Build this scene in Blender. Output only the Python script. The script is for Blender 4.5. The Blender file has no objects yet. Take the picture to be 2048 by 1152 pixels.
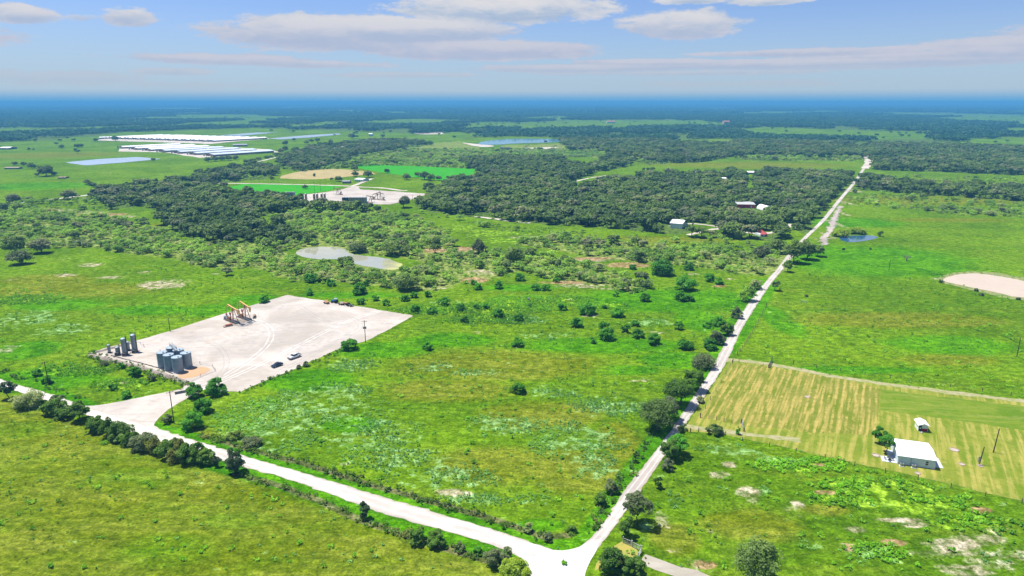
import bpy, bmesh, math, random
import numpy as np
from mathutils import Vector, Matrix
R = math.radians
rng = np.random.default_rng(7)
random.seed(7)
SC = bpy.context.scene
COL = SC.collection
# ------------------------------------------------------------------ camera
H = 100.0
PITCH = R(15.27)
F = 1366.0
cam = bpy.data.cameras.new('camera'); cam.lens = 24.0; cam.sensor_width = 36.0
cam.clip_start = 1.0; cam.clip_end = 300000.0
co = bpy.data.objects.new('camera', cam); COL.objects.link(co)
co.location = (0, 0, H); co.rotation_euler = (R(90) - PITCH, 0, 0)
SC.camera = co
# ------------------------------------------------------------------ render
SC.render.engine = 'CYCLES'
SC.cycles.use_denoising = True
SC.cycles.max_bounces = 5; SC.cycles.diffuse_bounces = 3; SC.cycles.glossy_bounces = 2
SC.cycles.transmission_bounces = 2; SC.cycles.volume_bounces = 0; SC.cycles.transparent_max_bounces = 4
SC.cycles.caustics_reflective = False; SC.cycles.caustics_refractive = False
SC.view_settings.view_transform = 'Standard'; SC.view_settings.look = 'None'
SC.view_settings.gamma = 1.0; SC.view_settings.use_curve_mapping = False
SC.view_settings.exposure = 0.9
# ------------------------------------------------------------------ sun and sky
SUN_EL = R(68); SUN_AZ = R(-66)          # azimuth from +Y towards +X: the sun stands to the left and a little ahead
sd = Vector((math.sin(SUN_AZ) * math.cos(SUN_EL), math.cos(SUN_AZ) * math.cos(SUN_EL), math.sin(SUN_EL)))
sl = bpy.data.lights.new('sun', 'SUN'); sl.energy = 4.2; sl.angle = R(0.53); sl.color = (1.0, 0.96, 0.89)
so = bpy.data.objects.new('sun', sl); COL.objects.link(so)
so.rotation_euler = sd.to_track_quat('Z', 'Y').to_euler(); so.location = (0, 0, 400)

class NT:
    """tiny helper for node trees"""
    def __init__(s, tree): s.t = tree; s.n = tree.nodes; s.l = tree.links
    def new(s, typ, **kw):
        n = s.n.new(typ)
        for k, v in kw.items(): setattr(n, k, v)
        return n
    def put(s, sock, v):
        if isinstance(v, bpy.types.NodeSocket): s.l.new(v, sock)
        elif v is not None:
            if isinstance(v, (tuple, list)) and len(v) == 3 and sock.type == 'RGBA': v = (*v, 1)
            sock.default_value = v
    def math(s, op, a, b=None, c=None, clamp=False):
        n = s.new('ShaderNodeMath', operation=op); n.use_clamp = clamp
        s.put(n.inputs[0], a); s.put(n.inputs[1], b) if b is not None else None
        if c is not None: s.put(n.inputs[2], c)
        return n.outputs[0]
    def mix(s, f, a, b, mode='MIX'):
        n = s.new('ShaderNodeMix', data_type='RGBA', blend_type=mode)
        s.put(n.inputs[0], f); s.put(n.inputs[6], a); s.put(n.inputs[7], b)
        return n.outputs[2]
    def ss(s, x, lo, hi):
        n = s.new('ShaderNodeMapRange', interpolation_type='SMOOTHSTEP')
        s.put(n.inputs[0], x); s.put(n.inputs[1], lo); s.put(n.inputs[2], hi)
        return n.outputs[0]
    def noise(s, vec, scale, detail=3, rough=0.55, dist=0.0):
        n = s.new('ShaderNodeTexNoise'); s.put(n.inputs['Vector'], vec)
        n.inputs['Scale'].default_value = scale; n.inputs['Detail'].default_value = detail
        n.inputs['Roughness'].default_value = rough; n.inputs['Distortion'].default_value = dist
        return n.outputs['Fac']
    def comb(s, x, y, z):
        n = s.new('ShaderNodeCombineXYZ'); s.put(n.inputs[0], x); s.put(n.inputs[1], y); s.put(n.inputs[2], z)
        return n.outputs[0]
    def sep(s, v):
        n = s.new('ShaderNodeSeparateXYZ'); s.put(n.inputs[0], v); return n.outputs
    def mapping(s, v, rot=(0, 0, 0), scale=(1, 1, 1)):
        n = s.new('ShaderNodeMapping'); s.put(n.inputs[0], v)
        n.inputs['Rotation'].default_value = rot; n.inputs['Scale'].default_value = scale
        return n.outputs[0]

def pix_dir(px, py):
    dx = (px - 1024) / F; dy = (576 - py) / F
    return Vector((dx, math.cos(PITCH) + dy * math.sin(PITCH), -math.sin(PITCH) + dy * math.cos(PITCH))).normalized()

world = bpy.data.worlds.new('World'); SC.world = world; world.use_nodes = True
W = NT(world.node_tree)
W.n.clear()
sky = W.new('ShaderNodeTexSky', sky_type='NISHITA')
sky.sun_disc = False; sky.sun_elevation = SUN_EL; sky.sun_rotation = SUN_AZ % (2 * math.pi)
sky.altitude = 100; sky.air_density = 1.0; sky.dust_density = 0.35; sky.ozone_density = 2.5
tc = W.new('ShaderNodeTexCoord')
vx, vy, vz = W.sep(tc.outputs['Generated'])
az = W.math('ARCTAN2', vx, vy)
el = W.math('ARCSINE', vz)
warp = W.noise(W.comb(W.math('MULTIPLY', az, 9), W.math('MULTIPLY', el, 26), 1.0), 1.0, 4, 0.6)
puff = W.noise(W.comb(W.math('MULTIPLY', az, 26), W.math('MULTIPLY', el, 85), 4.0), 1.0, 6, 0.62, 0.4)
fine = W.noise(W.comb(W.math('MULTIPLY', az, 70), W.math('MULTIPLY', el, 200), 7.0), 1.0, 4, 0.6)
# cloud banks (centre, half width, half height, strength) in directions read off the picture
CL = [(690, 66, 255, 34, 1.0), (850, 58, 200, 26, .95), (945, 100, 265, 20, .95), (1000, 18, 235, 30, .9), (1360, 50, 145, 30, .8),
      (45, 28, 66, 17, .85), (255, 33, 56, 18, .85), (165, 34, 40, 10, .6), (450, 119, 200, 11, .8), (640, 128, 160, 9, .7), (345, 143, 85, 9, .6),
      (90, 155, 190, 16, .62), (1180, 137, 250, 9, .9), (1450, 128, 300, 10, .95), (1300, 124, 150, 8, .9), (1350, 146, 330, 6, .7), (1900, 112, 250, 14, 1.0), (2010, 92, 150, 17, 1.0), (1640, 104, 230, 8, .95), (1700, 128, 300, 10, .9),
      (1380, 0, 80, 9, .7), (1540, 2, 80, 9, .7), (820, 150, 260, 8, .5), (1400, 168, 420, 10, .35), (380, 170, 300, 9, .35), (2300, 60, 200, 40, .9), (-250, 60, 180, 25, .9),
      (400, -120, 240, 50, .9), (1250, -170, 330, 60, .95), (1950, -110, 200, 40, .8), (-400, -60, 200, 40, .9), (900, -300, 300, 60, .9)]
body = None; side = None
for cx, cy, hx, hy, st in CL:
    d0 = pix_dir(cx, cy)
    a0 = math.atan2(d0.x, d0.y); e0 = math.asin(d0.z)
    ca = hx / F; ce = hy / F
    u = W.math('MULTIPLY', W.math('SUBTRACT', az, a0), 1 / ca)
    v = W.math('MULTIPLY', W.math('SUBTRACT', el, e0), 1 / ce)
    q = W.math('SUBTRACT', st, W.math('ADD', W.math('MULTIPLY', u, u), W.math('MULTIPLY', v, v)))
    body = q if body is None else W.math('MAXIMUM', body, q)
    w = W.math('MULTIPLY', W.math('MAXIMUM', q, 0.0), v)
    side = w if side is None else W.math('ADD', side, w)
# scattered broken cloud over the rest of the sky
gen = W.noise(W.comb(W.math('MULTIPLY', az, 2.2), W.math('MULTIPLY', el, 5.5), 2.5), 1.0, 4, 0.55)
hi = W.ss(el, 0.19, 0.45)
gen = W.math('MULTIPLY', W.ss(gen, 0.52, 0.66), hi)
cov = W.math('ADD', W.math('ADD', body, 0.27), W.math('MULTIPLY', W.math('SUBTRACT', warp, 0.5), 2.0))
cov = W.math('ADD', cov, W.math('MULTIPLY', W.math('SUBTRACT', puff, 0.5), 1.1))
cov = W.math('ADD', cov, W.math('MULTIPLY', W.math('SUBTRACT', fine, 0.5), 0.9))
cov = W.ss(cov, 0.12, 0.62)
cov = W.math('MAXIMUM', W.math('MULTIPLY', cov, 0.95), W.math('MULTIPLY', gen, 0.85))
shade = W.math('ADD', W.math('MULTIPLY', side, 1.1), W.math('MULTIPLY', W.math('SUBTRACT', puff, 0.5), 1.3))
shade = W.ss(shade, -0.55, 0.45)
ccol = W.mix(shade, (0.20, 0.265, 0.36), (0.40, 0.395, 0.405))
lowf = W.ss(el, 0.005, 0.06)
ccol = W.mix(W.math('MULTIPLY', W.ss(el, 0.125, 0.07), 0.6), ccol, (0.255, 0.275, 0.36))
ccol = W.mix(lowf, (0.24, 0.29, 0.345), ccol)
cov = W.math('MULTIPLY', cov, W.math('ADD', 0.4, W.math('MULTIPLY', lowf, 0.6)))
SKY_S = 0.052
skyc = W.mix(1.0, sky.outputs[0], (SKY_S, SKY_S, SKY_S), 'MULTIPLY')
SKYTINT = (0.85, 0.98, 1.36)
skyc = W.mix(1.0, skyc, SKYTINT, 'MULTIPLY')
skyc = W.mix(W.math('MULTIPLY', W.ss(el, 0.13, -0.01), 0.8), skyc, (.215, .300, .385))
skyc = W.mix(W.math('MULTIPLY', W.ss(el, 0.017, -0.001), 0.98), skyc, (.065, .21, .375))
tot = W.mix(cov, skyc, ccol)
bg = W.new('ShaderNodeBackground'); W.put(bg.inputs[0], tot); bg.inputs[1].default_value = 1.0
W.l.new(bg.outputs[0], W.new('ShaderNodeOutputWorld').inputs[0])

# ------------------------------------------------------------------ geometry helpers
def G(px, py, z=0.0):
    """ground point seen at a photograph position (2048 x 1152)"""
    d = pix_dir(px, max(py, 206.0))
    t = (z - H) / d.z
    return (d.x * t, d.y * t)
def GL(pts): return np.array([G(*p) for p in pts])
def mpp(py):
    """metres per photograph pixel across the view at a ground row"""
    d = pix_dir(1024, py); t = -H / d.z
    return t * (d.y * math.cos(PITCH) - d.z * math.sin(PITCH)) / F
def vmpp(py):
    dep = math.atan2(-pix_dir(1024, py).z, pix_dir(1024, py).y)
    return mpp(py) / math.cos(dep)

def tag(o, label=None, cat=None, group=None, kind=None):
    if label: o['label'] = label
    if cat: o['category'] = cat
    if group: o['group'] = group
    if kind: o['kind'] = kind
    return o

class MB:
    """collects primitives into one mesh"""
    def __init__(s): s.v = []; s.f = []; s.m = []
    def raw(s, vs, fs, m=0):
        b = len(s.v); s.v.extend([tuple(p) for p in vs]); s.f.extend([tuple(i + b for i in f) for f in fs]); s.m.extend([m] * len(fs)); return s
    def box(s, c, d, rz=0, m=0, rot=None, top=(1, 1)):
        x, y, z = d[0] / 2, d[1] / 2, d[2] / 2
        vs = [Vector((sx * x * (top[0] if sz > 0 else 1), sy * y * (top[1] if sz > 0 else 1), sz * z)) for sz in (-1, 1) for sx, sy in ((-1, -1), (1, -1), (1, 1), (-1, 1))]
        M = rot if rot is not None else Matrix.Rotation(rz, 3, 'Z')
        vs = [M @ v + Vector(c) for v in vs]
        return s.raw(vs, [(3, 2, 1, 0), (4, 5, 6, 7), (0, 1, 5, 4), (1, 2, 6, 5), (2, 3, 7, 6), (3, 0, 4, 7)], m)
    def cyl(s, p0, p1, r0, r1=None, n=10, m=0, cap=True):
        r1 = r0 if r1 is None else r1
        p0 = Vector(p0); p1 = Vector(p1); d = (p1 - p0).normalized()
        a = d.orthogonal().normalized(); b = d.cross(a)
        vs = []
        for p, r in ((p0, r0), (p1, r1)):
            for i in range(n):
                t = 2 * math.pi * i / n; vs.append(p + (a * math.cos(t) + b * math.sin(t)) * r)
        fs = [(i, (i + 1) % n, n + (i + 1) % n, n + i) for i in range(n)]
        if cap: fs += [tuple(range(n - 1, -1, -1)), tuple(range(n, 2 * n))]
        return s.raw(vs, fs, m)
    def cone(s, c, r, h, n=20, m=0, r2=0.05):
        return s.cyl(c, (c[0], c[1], c[2] + h), r, r2, n, m)
    def bar(s, p0, p1, w, h=None, m=0):
        h = h or w
        p0 = Vector(p0); p1 = Vector(p1); d = p1 - p0
        q = d.to_track_quat('X', 'Z').to_matrix()
        return s.box((p0 + p1) / 2, (d.length, w, h), rot=q, m=m)
    def mesh(s, name, mats):
        me = bpy.data.meshes.new(name)
        me.from_pydata(s.v, [], s.f)
        for mt in (mats if isinstance(mats, (list, tuple)) else [mats]): me.materials.append(mt)
        if any(s.m): me.polygons.foreach_set('material_index', s.m)
        me.update(); return me
    def build(s, name, mats, parent=None, smooth=False, bevel=0):
        me = s.mesh(name, mats)
        if bevel:
            bm = bmesh.new(); bm.from_mesh(me)
            bmesh.ops.bevel(bm, geom=bm.edges[:], offset=bevel, segments=1, affect='EDGES', profile=.5)
            bm.to_mesh(me); bm.free()
        if smooth: me.polygons.foreach_set('use_smooth', [True] * len(me.polygons))
        return link(name, me, parent)
def link(name, me, parent=None):
    o = bpy.data.objects.new(name, me); COL.objects.link(o)
    if parent: o.parent = parent
    return o
def empty(name, loc, rz=0, **kw):
    o = bpy.data.objects.new(name, None); COL.objects.link(o); o.location = loc; o.rotation_euler = (0, 0, rz)
    o.empty_display_size = 0.5
    return tag(o, **kw)
def copy_tree(o, parent=None):
    c = o.copy(); COL.objects.link(c)
    if parent: c.parent = parent
    for ch in [x for x in bpy.data.objects if x.parent == o]: copy_tree(ch, c)
    return c

# ------------------------------------------------------------------ masks
def poly_sd(P, poly):
    """signed distance (metres) to a ground polygon, positive inside"""
    x, y = P[:, 0], P[:, 1]; n = len(poly)
    ins = np.zeros(len(P), bool); d2 = np.full(len(P), 1e18)
    for i in range(n):
        ax, ay = poly[i]; bx, by = poly[(i + 1) % n]
        c = ((ay > y) != (by > y))
        with np.errstate(divide='ignore', invalid='ignore'):
            ins ^= c & (x < (bx - ax) * (y - ay) / ((by - ay) if by != ay else 1e-9) + ax)
        ex, ey = bx - ax, by - ay
        t = np.clip(((x - ax) * ex + (y - ay) * ey) / (ex * ex + ey * ey + 1e-9), 0, 1)
        d2 = np.minimum(d2, (x - ax - t * ex) ** 2 + (y - ay - t * ey) ** 2)
    return np.where(ins, 1, -1) * np.sqrt(d2)
def sstep(x, a, b):
    t = np.clip((x - a) / (b - a), 0, 1); return t * t * (3 - 2 * t)
def pmask(P, px_poly, f):
    poly = GL(px_poly); out = np.zeros(len(P))
    lo = poly.min(0) - 2 * f; hi = poly.max(0) + 2 * f
    k = (P[:, 0] > lo[0]) & (P[:, 0] < hi[0]) & (P[:, 1] > lo[1]) & (P[:, 1] < hi[1])
    if k.any(): out[k] = sstep(poly_sd(P[k], poly), -f, f)
    return out
def emask(P, cx, cy, rx, ry):
    """soft ellipse given by photograph centre and half sizes"""
    c = np.array(G(cx, cy)); ax = rx * mpp(cy); ay = abs(G(cx, cy - ry)[1] - G(cx, cy + ry)[1]) / 2
    q = ((P[:, 0] - c[0]) / ax) ** 2 + ((P[:, 1] - c[1]) / ay) ** 2
    return np.clip(1.25 - q, 0, 1)
def lmask(P, px_line, w, f):
    """band of half width w metres along a line"""
    L = GL(px_line); d2 = np.full(len(P), 1e18)
    for i in range(len(L) - 1):
        ax, ay = L[i]; ex, ey = L[i + 1] - L[i]
        t = np.clip(((P[:, 0] - ax) * ex + (P[:, 1] - ay) * ey) / (ex * ex + ey * ey + 1e-9), 0, 1)
        d2 = np.minimum(d2, (P[:, 0] - ax - t * ex) ** 2 + (P[:, 1] - ay - t * ey) ** 2)
    return 1 - sstep(np.sqrt(d2), w - f, w + f)
def vnoise(P, s, seed=0):
    """value noise at wavelength s metres"""
    q = P / s; i = np.floor(q).astype(np.int64); f = q - i; f = f * f * (3 - 2 * f)
    def h(a, b):
        n = (a * 374761393 + b * 668265263 + seed * 974711) & 0x7fffffff
        n = ((n ^ (n >> 13)) * 1274126177) & 0x7fffffff
        return ((n ^ (n >> 16)) & 0xffff) / 65535.0
    a = h(i[:, 0], i[:, 1]); b = h(i[:, 0] + 1, i[:, 1]); c = h(i[:, 0], i[:, 1] + 1); d = h(i[:, 0] + 1, i[:, 1] + 1)
    return (a * (1 - f[:, 0]) + b * f[:, 0]) * (1 - f[:, 1]) + (c * (1 - f[:, 0]) + d * f[:, 0]) * f[:, 1]
def fbm(P, s, seed=0): return 0.55 * vnoise(P, s, seed) + 0.3 * vnoise(P, s / 2.1, seed + 1) + 0.15 * vnoise(P, s / 4.3, seed + 2)

# ------------------------------------------------------------------ layout (photograph positions -> places on the ground)
ROAD1_U = [(-420, 655), (-200, 707), (0, 758), (36, 770), (107, 790), (157, 808), (215, 828), (300, 853), (404, 885), (500, 916), (600, 944), (734, 984), (891, 1031), (1008, 1066), (1076, 1091), (1122, 1103), (1160, 1190)]
ROAD1_L = [(-420, 668), (-200, 718), (0, 771), (36, 784), (107, 806), (150, 821), (200, 842), (300, 878), (418, 915), (500, 938), (600, 966), (656, 988), (773, 1031), (891, 1062), (1008, 1097), (1045, 1119), (1066, 1190)]
ROAD2_L = [(1110, 1170), (1112, 1106), (1140, 1102), (1164, 1093), (1203, 1056), (1242, 988), (1300, 918), (1341, 862), (1399, 777), (1432, 724), (1459, 667), (1497, 605), (1531, 563), (1557, 535), (1569, 516), (1604, 477), (1628, 455), (1648, 435), (1675, 400), (1706, 365), (1725, 337)]
ROAD2_R = [(1160, 1170), (1162, 1152), (1180, 1120), (1204, 1088), (1243, 1037), (1300, 955), (1366, 856), (1421, 775), (1455, 724), (1478, 667), (1517, 605), (1545, 563), (1570, 535), (1584, 516), (1613, 477), (1637, 455), (1657, 435), (1683, 400), (1713, 365), (1731, 337)]
APRON = [(150, 812), (182, 812), (215, 808), (262, 799), (304, 790), (340, 783), (358, 779), (392, 787), (374, 797), (358, 806), (335, 820), (318, 834), (306, 850), (330, 866), (370, 884), (330, 886), (250, 858), (195, 840)]
PAD = [(574, 590), (640, 600), (710, 612), (828, 631), (790, 652), (735, 681), (676, 698), (600, 734), (519, 766), (480, 784), (452, 783), (410, 778), (392, 787), (360, 780), (372, 767), (330, 752), (287, 738), (230, 724), (177, 711), (205, 697), (270, 682), (340, 662), (420, 636), (492, 614)]
BATTERY = [(177, 711), (235, 694), (272, 685), (282, 697), (350, 716), (439, 738), (375, 767), (330, 752), (287, 738), (230, 724)]
YARD = [(1376, 848), (1455, 727), (1468, 716), (1550, 729), (1650, 748), (1760, 766), (1871, 780), (2048, 800), (2400, 838), (2400, 1110), (2044, 1002), (1836, 954), (1650, 912), (1485, 877), (1428, 866), (1366, 862)]
HAY = [(1402, 834), (1468, 727), (1550, 735), (1650, 752), (1762, 776), (1757, 822), (1750, 870), (1640, 866), (1484, 850)]
PLOT = [(1764, 778), (1871, 792), (2048, 813), (2300, 842), (2300, 890), (2048, 860), (1880, 836), (1760, 821)]
PONDA = [(588, 505), (604, 497), (632, 494), (668, 493), (692, 498), (700, 509), (735, 512), (765, 515), (790, 521), (805, 529), (800, 538), (778, 541), (742, 534), (708, 528), (685, 520), (668, 518), (632, 519), (600, 513)]
PONDB = [(1675, 474), (1691, 471), (1715, 472), (1738, 470), (1761, 474), (1742, 480), (1707, 485), (1687, 483)]
PONDC = [(1879, 561), (1904, 551), (1937, 546), (1978, 549), (2030, 558), (2090, 572), (2110, 590), (2048, 598), (1990, 584), (1930, 572)]
LAKED = [(950, 289), (969, 282), (1010, 278), (1070, 277), (1123, 279), (1126, 284), (1078, 286), (1030, 287), (993, 290)]
LAKEE = [(1128, 310), (1150, 306), (1188, 306), (1192, 310), (1165, 313), (1140, 313)]
LAGF = [(128, 325), (200, 318), (273, 314), (300, 316), (322, 318), (250, 325), (171, 331)]
LAGG = [(437, 271), (513, 265), (556, 265), (478, 272)]
LAGH = [(537, 277), (620, 270), (677, 267), (682, 269), (620, 275), (560, 279)]
PAD2 = [(590, 391), (640, 386), (680, 380), (700, 374), (712, 373), (722, 379), (760, 381), (857, 388), (820, 400), (780, 409), (757, 409), (700, 404), (600, 404)]
PAD3 = [(1010, 301), (1050, 296), (1110, 294), (1127, 298), (1100, 303), (1045, 302)]
CROPA = [(685, 330), (740, 329), (850, 333), (950, 338), (948, 350), (884, 361), (820, 353), (765, 345)]
CROPB = [(430, 381), (485, 368), (600, 370), (684, 373), (660, 381), (610, 388), (547, 396), (478, 392)]
TILLED = [(547, 356), (600, 342), (640, 339), (690, 338), (765, 347), (713, 351), (655, 358), (600, 359)]
FOREST = [
    [(-900, 207), (2950, 207), (2950, 356), (2048, 352), (1900, 347), (1752, 340), (1740, 316), (1600, 315), (1460, 314), (1418, 320), (1330, 332), (1260, 318), (1200, 308), (1130, 303), (1128, 314), (1060, 306), (1020, 304), (1130, 292), (1130, 276), (1060, 274), (980, 276), (925, 276), (830, 268), (700, 262), (513, 256), (410, 260), (205, 267), (103, 279), (0, 284), (-900, 300)],
    [(838, 410), (856, 392), (890, 374), (930, 362), (960, 345), (985, 325), (1000, 312), (1060, 307), (1130, 314), (1200, 312), (1255, 322), (1262, 331), (1200, 345), (1125, 370), (1154, 375), (1232, 352), (1300, 348), (1440, 352), (1480, 342), (1600, 343), (1690, 346), (1712, 352), (1686, 385), (1655, 420), (1625, 452), (1600, 470), (1575, 455), (1590, 430), (1590, 448), (1578, 450), (1545, 461), (1505, 463), (1478, 457), (1440, 449), (1385, 441), (1376, 462), (1340, 468), (1300, 466), (1215, 459), (1147, 454), (1078, 445), (1010, 438), (942, 431), (873, 426), (842, 418)],
    [(202, 384), (239, 377), (294, 370), (376, 377), (478, 392), (547, 398), (575, 406), (601, 415), (640, 419), (700, 419), (770, 425), (690, 430), (600, 422), (513, 433), (533, 459), (564, 459), (581, 479), (513, 486), (410, 486), (342, 476), (342, 452), (335, 425), (308, 410), (219, 418), (191, 400)],
    [(349, 369), (393, 348), (444, 340), (513, 331), (547, 334), (560, 340), (519, 360), (444, 364), (420, 380), (393, 384)],
    [(554, 336), (574, 310), (632, 297), (700, 284), (790, 282), (860, 288), (800, 300), (740, 312), (700, 325), (640, 338), (600, 342)],
    [(1715, 357), (1750, 362), (1830, 371), (2048, 382), (2600, 400), (2600, 425), (2048, 404), (1950, 396), (1830, 388), (1712, 378)],
    [(930, 325), (960, 318), (1000, 325), (990, 337), (940, 338)],
    [(1362, 474), (1400, 468), (1404, 477), (1360, 480)], [(1408, 474), (1440, 464), (1475, 468), (1480, 482), (1412, 481)],
    [(1482, 474), (1500, 471), (1560, 466), (1570, 478), (1545, 484), (1480, 480)],
]
CLEAR = [
    [(1418, 260), (1523, 257), (1835, 262), (1881, 268), (1854, 277), (1679, 276), (1523, 268)],
    [(1873, 286), (1990, 276), (2048, 273), (2300, 275), (2300, 298), (2048, 292), (1893, 290)],
    [(1359, 279), (1484, 278), (1523, 283), (1468, 291), (1367, 287)],
    [(1024, 257), (1100, 247), (1174, 240), (1284, 249), (1290, 256), (1124, 254), (1054, 264), (1000, 262)],
    [(1010, 236), (1180, 231), (1184, 237), (1024, 240)],
    [(815, 268), (900, 264), (960, 266), (1000, 262), (980, 272), (890, 277), (840, 276)],
    [(950, 300), (985, 292), (1130, 276), (1140, 300), (1135, 316), (1000, 316)],
    [(700, 244), (800, 238), (920, 241), (900, 249), (760, 251)],
    [(0, 254), (40, 255), (44, 262), (0, 262)],
    [(1880, 262), (2048, 256), (2300, 258), (2048, 265)],
    [(1418, 226), (1700, 222), (1705, 227), (1430, 229)],
    [(1300, 331), (1418, 322), (1718, 320), (1735, 334), (1700, 350), (1523, 346), (1300, 355), (1190, 358)],
    [(1718, 338), (1729, 312), (1742, 314), (1742, 342)],
    [(1487, 345), (1507, 345), (1509, 394), (1488, 394)],
    [(985, 330), (1000, 334), (1010, 352), (1004, 352)],
    [(1116, 374), (1195, 344), (1232, 339), (1300, 334), (1330, 350), (1240, 361), (1160, 384)],
    [(1118, 304), (1197, 300), (1210, 331), (1124, 332)],
]
SCRUB = [  # polygon, share of cells filled
    ([(-300, 440), (0, 410), (40, 408), (150, 432), (200, 425), (300, 450), (340, 480), (420, 490), (580, 484), (590, 500), (600, 514), (640, 521), (700, 530), (742, 536), (780, 543), (806, 534), (806, 522), (740, 510), (700, 505), (690, 494), (590, 494), (560, 460), (530, 440), (600, 425), (760, 422), (840, 440), (890, 465), (905, 485), (960, 500), (1000, 510), (1060, 512), (1120, 520), (1160, 528), (1240, 534), (1300, 560), (1297, 573), (1265, 579), (1210, 571), (1138, 562), (1102, 556), (1030, 545), (1008, 551), (929, 565), (903, 579), (871, 583), (791, 585), (762, 579), (680, 572), (607, 563), (540, 548), (496, 540), (444, 541), (383, 528), (308, 513), (239, 507), (167, 497), (99, 493), (0, 488), (-300, 500)], .66),
    ([(1060, 480), (1120, 470), (1230, 478), (1300, 490), (1400, 500), (1500, 505), (1570, 500), (1575, 515), (1545, 545), (1490, 545), (1400, 530), (1250, 515), (1120, 505), (1060, 492)], .72),
    ([(850, 428), (950, 440), (1080, 455), (1200, 466), (1330, 478), (1480, 488), (1540, 490), (1560, 500), (1450, 500), (1300, 488), (1120, 470), (1000, 462), (960, 450)], .22),
    ([(640, 338), (700, 325), (740, 312), (860, 288), (925, 282), (960, 300), (1000, 312), (985, 325), (940, 338), (900, 335), (800, 329)], .62),
    ([(960, 312), (1000, 292), (1130, 288), (1200, 300), (1330, 318), (1300, 330), (1200, 315), (1060, 312)], .6),
    ([(1690, 400), (1750, 386), (2048, 408), (2600, 430), (2600, 450), (2048, 432), (1900, 425), (1690, 415)], .22),
    ([(1800, 412), (2048, 425), (2600, 440), (2600, 455), (2048, 436), (1860, 425)], .4),
    ([(1745, 351), (2048, 362), (2600, 372), (2600, 395), (2048, 382), (1830, 370), (1740, 360)], .25),
    ([(1460, 316), (1540, 312), (1700, 314), (1700, 322), (1500, 321)], .6),
    ([(0, 400), (200, 395), (205, 420), (150, 428), (60, 410), (0, 410)], .25),
    ([(1359, 279), (1484, 278), (1523, 283), (1468, 291), (1367, 287)], .35),
]
MAINFIELD = [(400, 870), (468, 786), (676, 700), (828, 632), (1000, 590), (1200, 580), (1500, 560), (1525, 560), (1430, 705), (1300, 900), (1160, 1080), (1060, 1075), (700, 960)]
VERGE1 = [(-400, 668), (0, 750), (157, 800), (200, 822), (404, 878), (600, 935), (734, 976), (891, 1022), (1008, 1055), (1090, 1085), (1130, 1090)]
VERGE1B = [(418, 925), (500, 948), (600, 976), (656, 998), (773, 1041), (891, 1072), (1008, 1110), (1050, 1140)]
VERGE2 = [(1165, 1085), (1240, 975), (1290, 905), (1330, 850), (1395, 768), (1428, 718), (1452, 665), (1492, 603), (1527, 560)]
VERGE2R = [(1455, 705), (1484, 667), (1523, 605), (1550, 563)]
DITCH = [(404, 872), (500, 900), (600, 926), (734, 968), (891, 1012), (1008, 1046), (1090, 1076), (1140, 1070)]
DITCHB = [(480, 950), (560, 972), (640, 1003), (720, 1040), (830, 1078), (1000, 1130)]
FARROAD = [(0, 415), (44, 405), (120, 397), (202, 387), (260, 377), (325, 366), (362, 360), (403, 350), (444, 339), (478, 332), (513, 324), (581, 308), (615, 303), (700, 291)]

def warp(P, a=1.0):
    r = np.hypot(P[:, 0], P[:, 1])[:, None] / 1000
    w = np.column_stack([fbm(P, 70, 61) - .5, fbm(P, 70, 71) - .5]) * 42 + np.column_stack([fbm(P, 420, 81) - .5, fbm(P, 420, 91) - .5]) * 150 * np.clip(r - .9, 0, 4)
    return P + w * a
def forest_m(P, f=6):
    P = warp(P)
    m = np.zeros(len(P))
    for p in FOREST: m = np.maximum(m, pmask(P, p, f))
    r = np.hypot(P[:, 0], P[:, 1])
    for p in CLEAR: m = m * (1 - pmask(P, p, f))
    # broken clearings far out
    cn = fbm(P * np.array([1, .55]), 900, 5)
    m = m * (1 - sstep(r, 2400, 3000) * sstep(cn, 0.585, 0.63))
    m = m * (1 - sstep(r, 2300, 2800) * sstep(fbm(P * np.array([.45, 1]), 260, 15), 0.66, 0.69))
    return m
def scrub_m(P, f=5):
    P = warp(P, .8)
    m = np.zeros(len(P))
    for p, k in SCRUB: m = np.maximum(m, pmask(P, p, f) * k)
    return m
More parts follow.
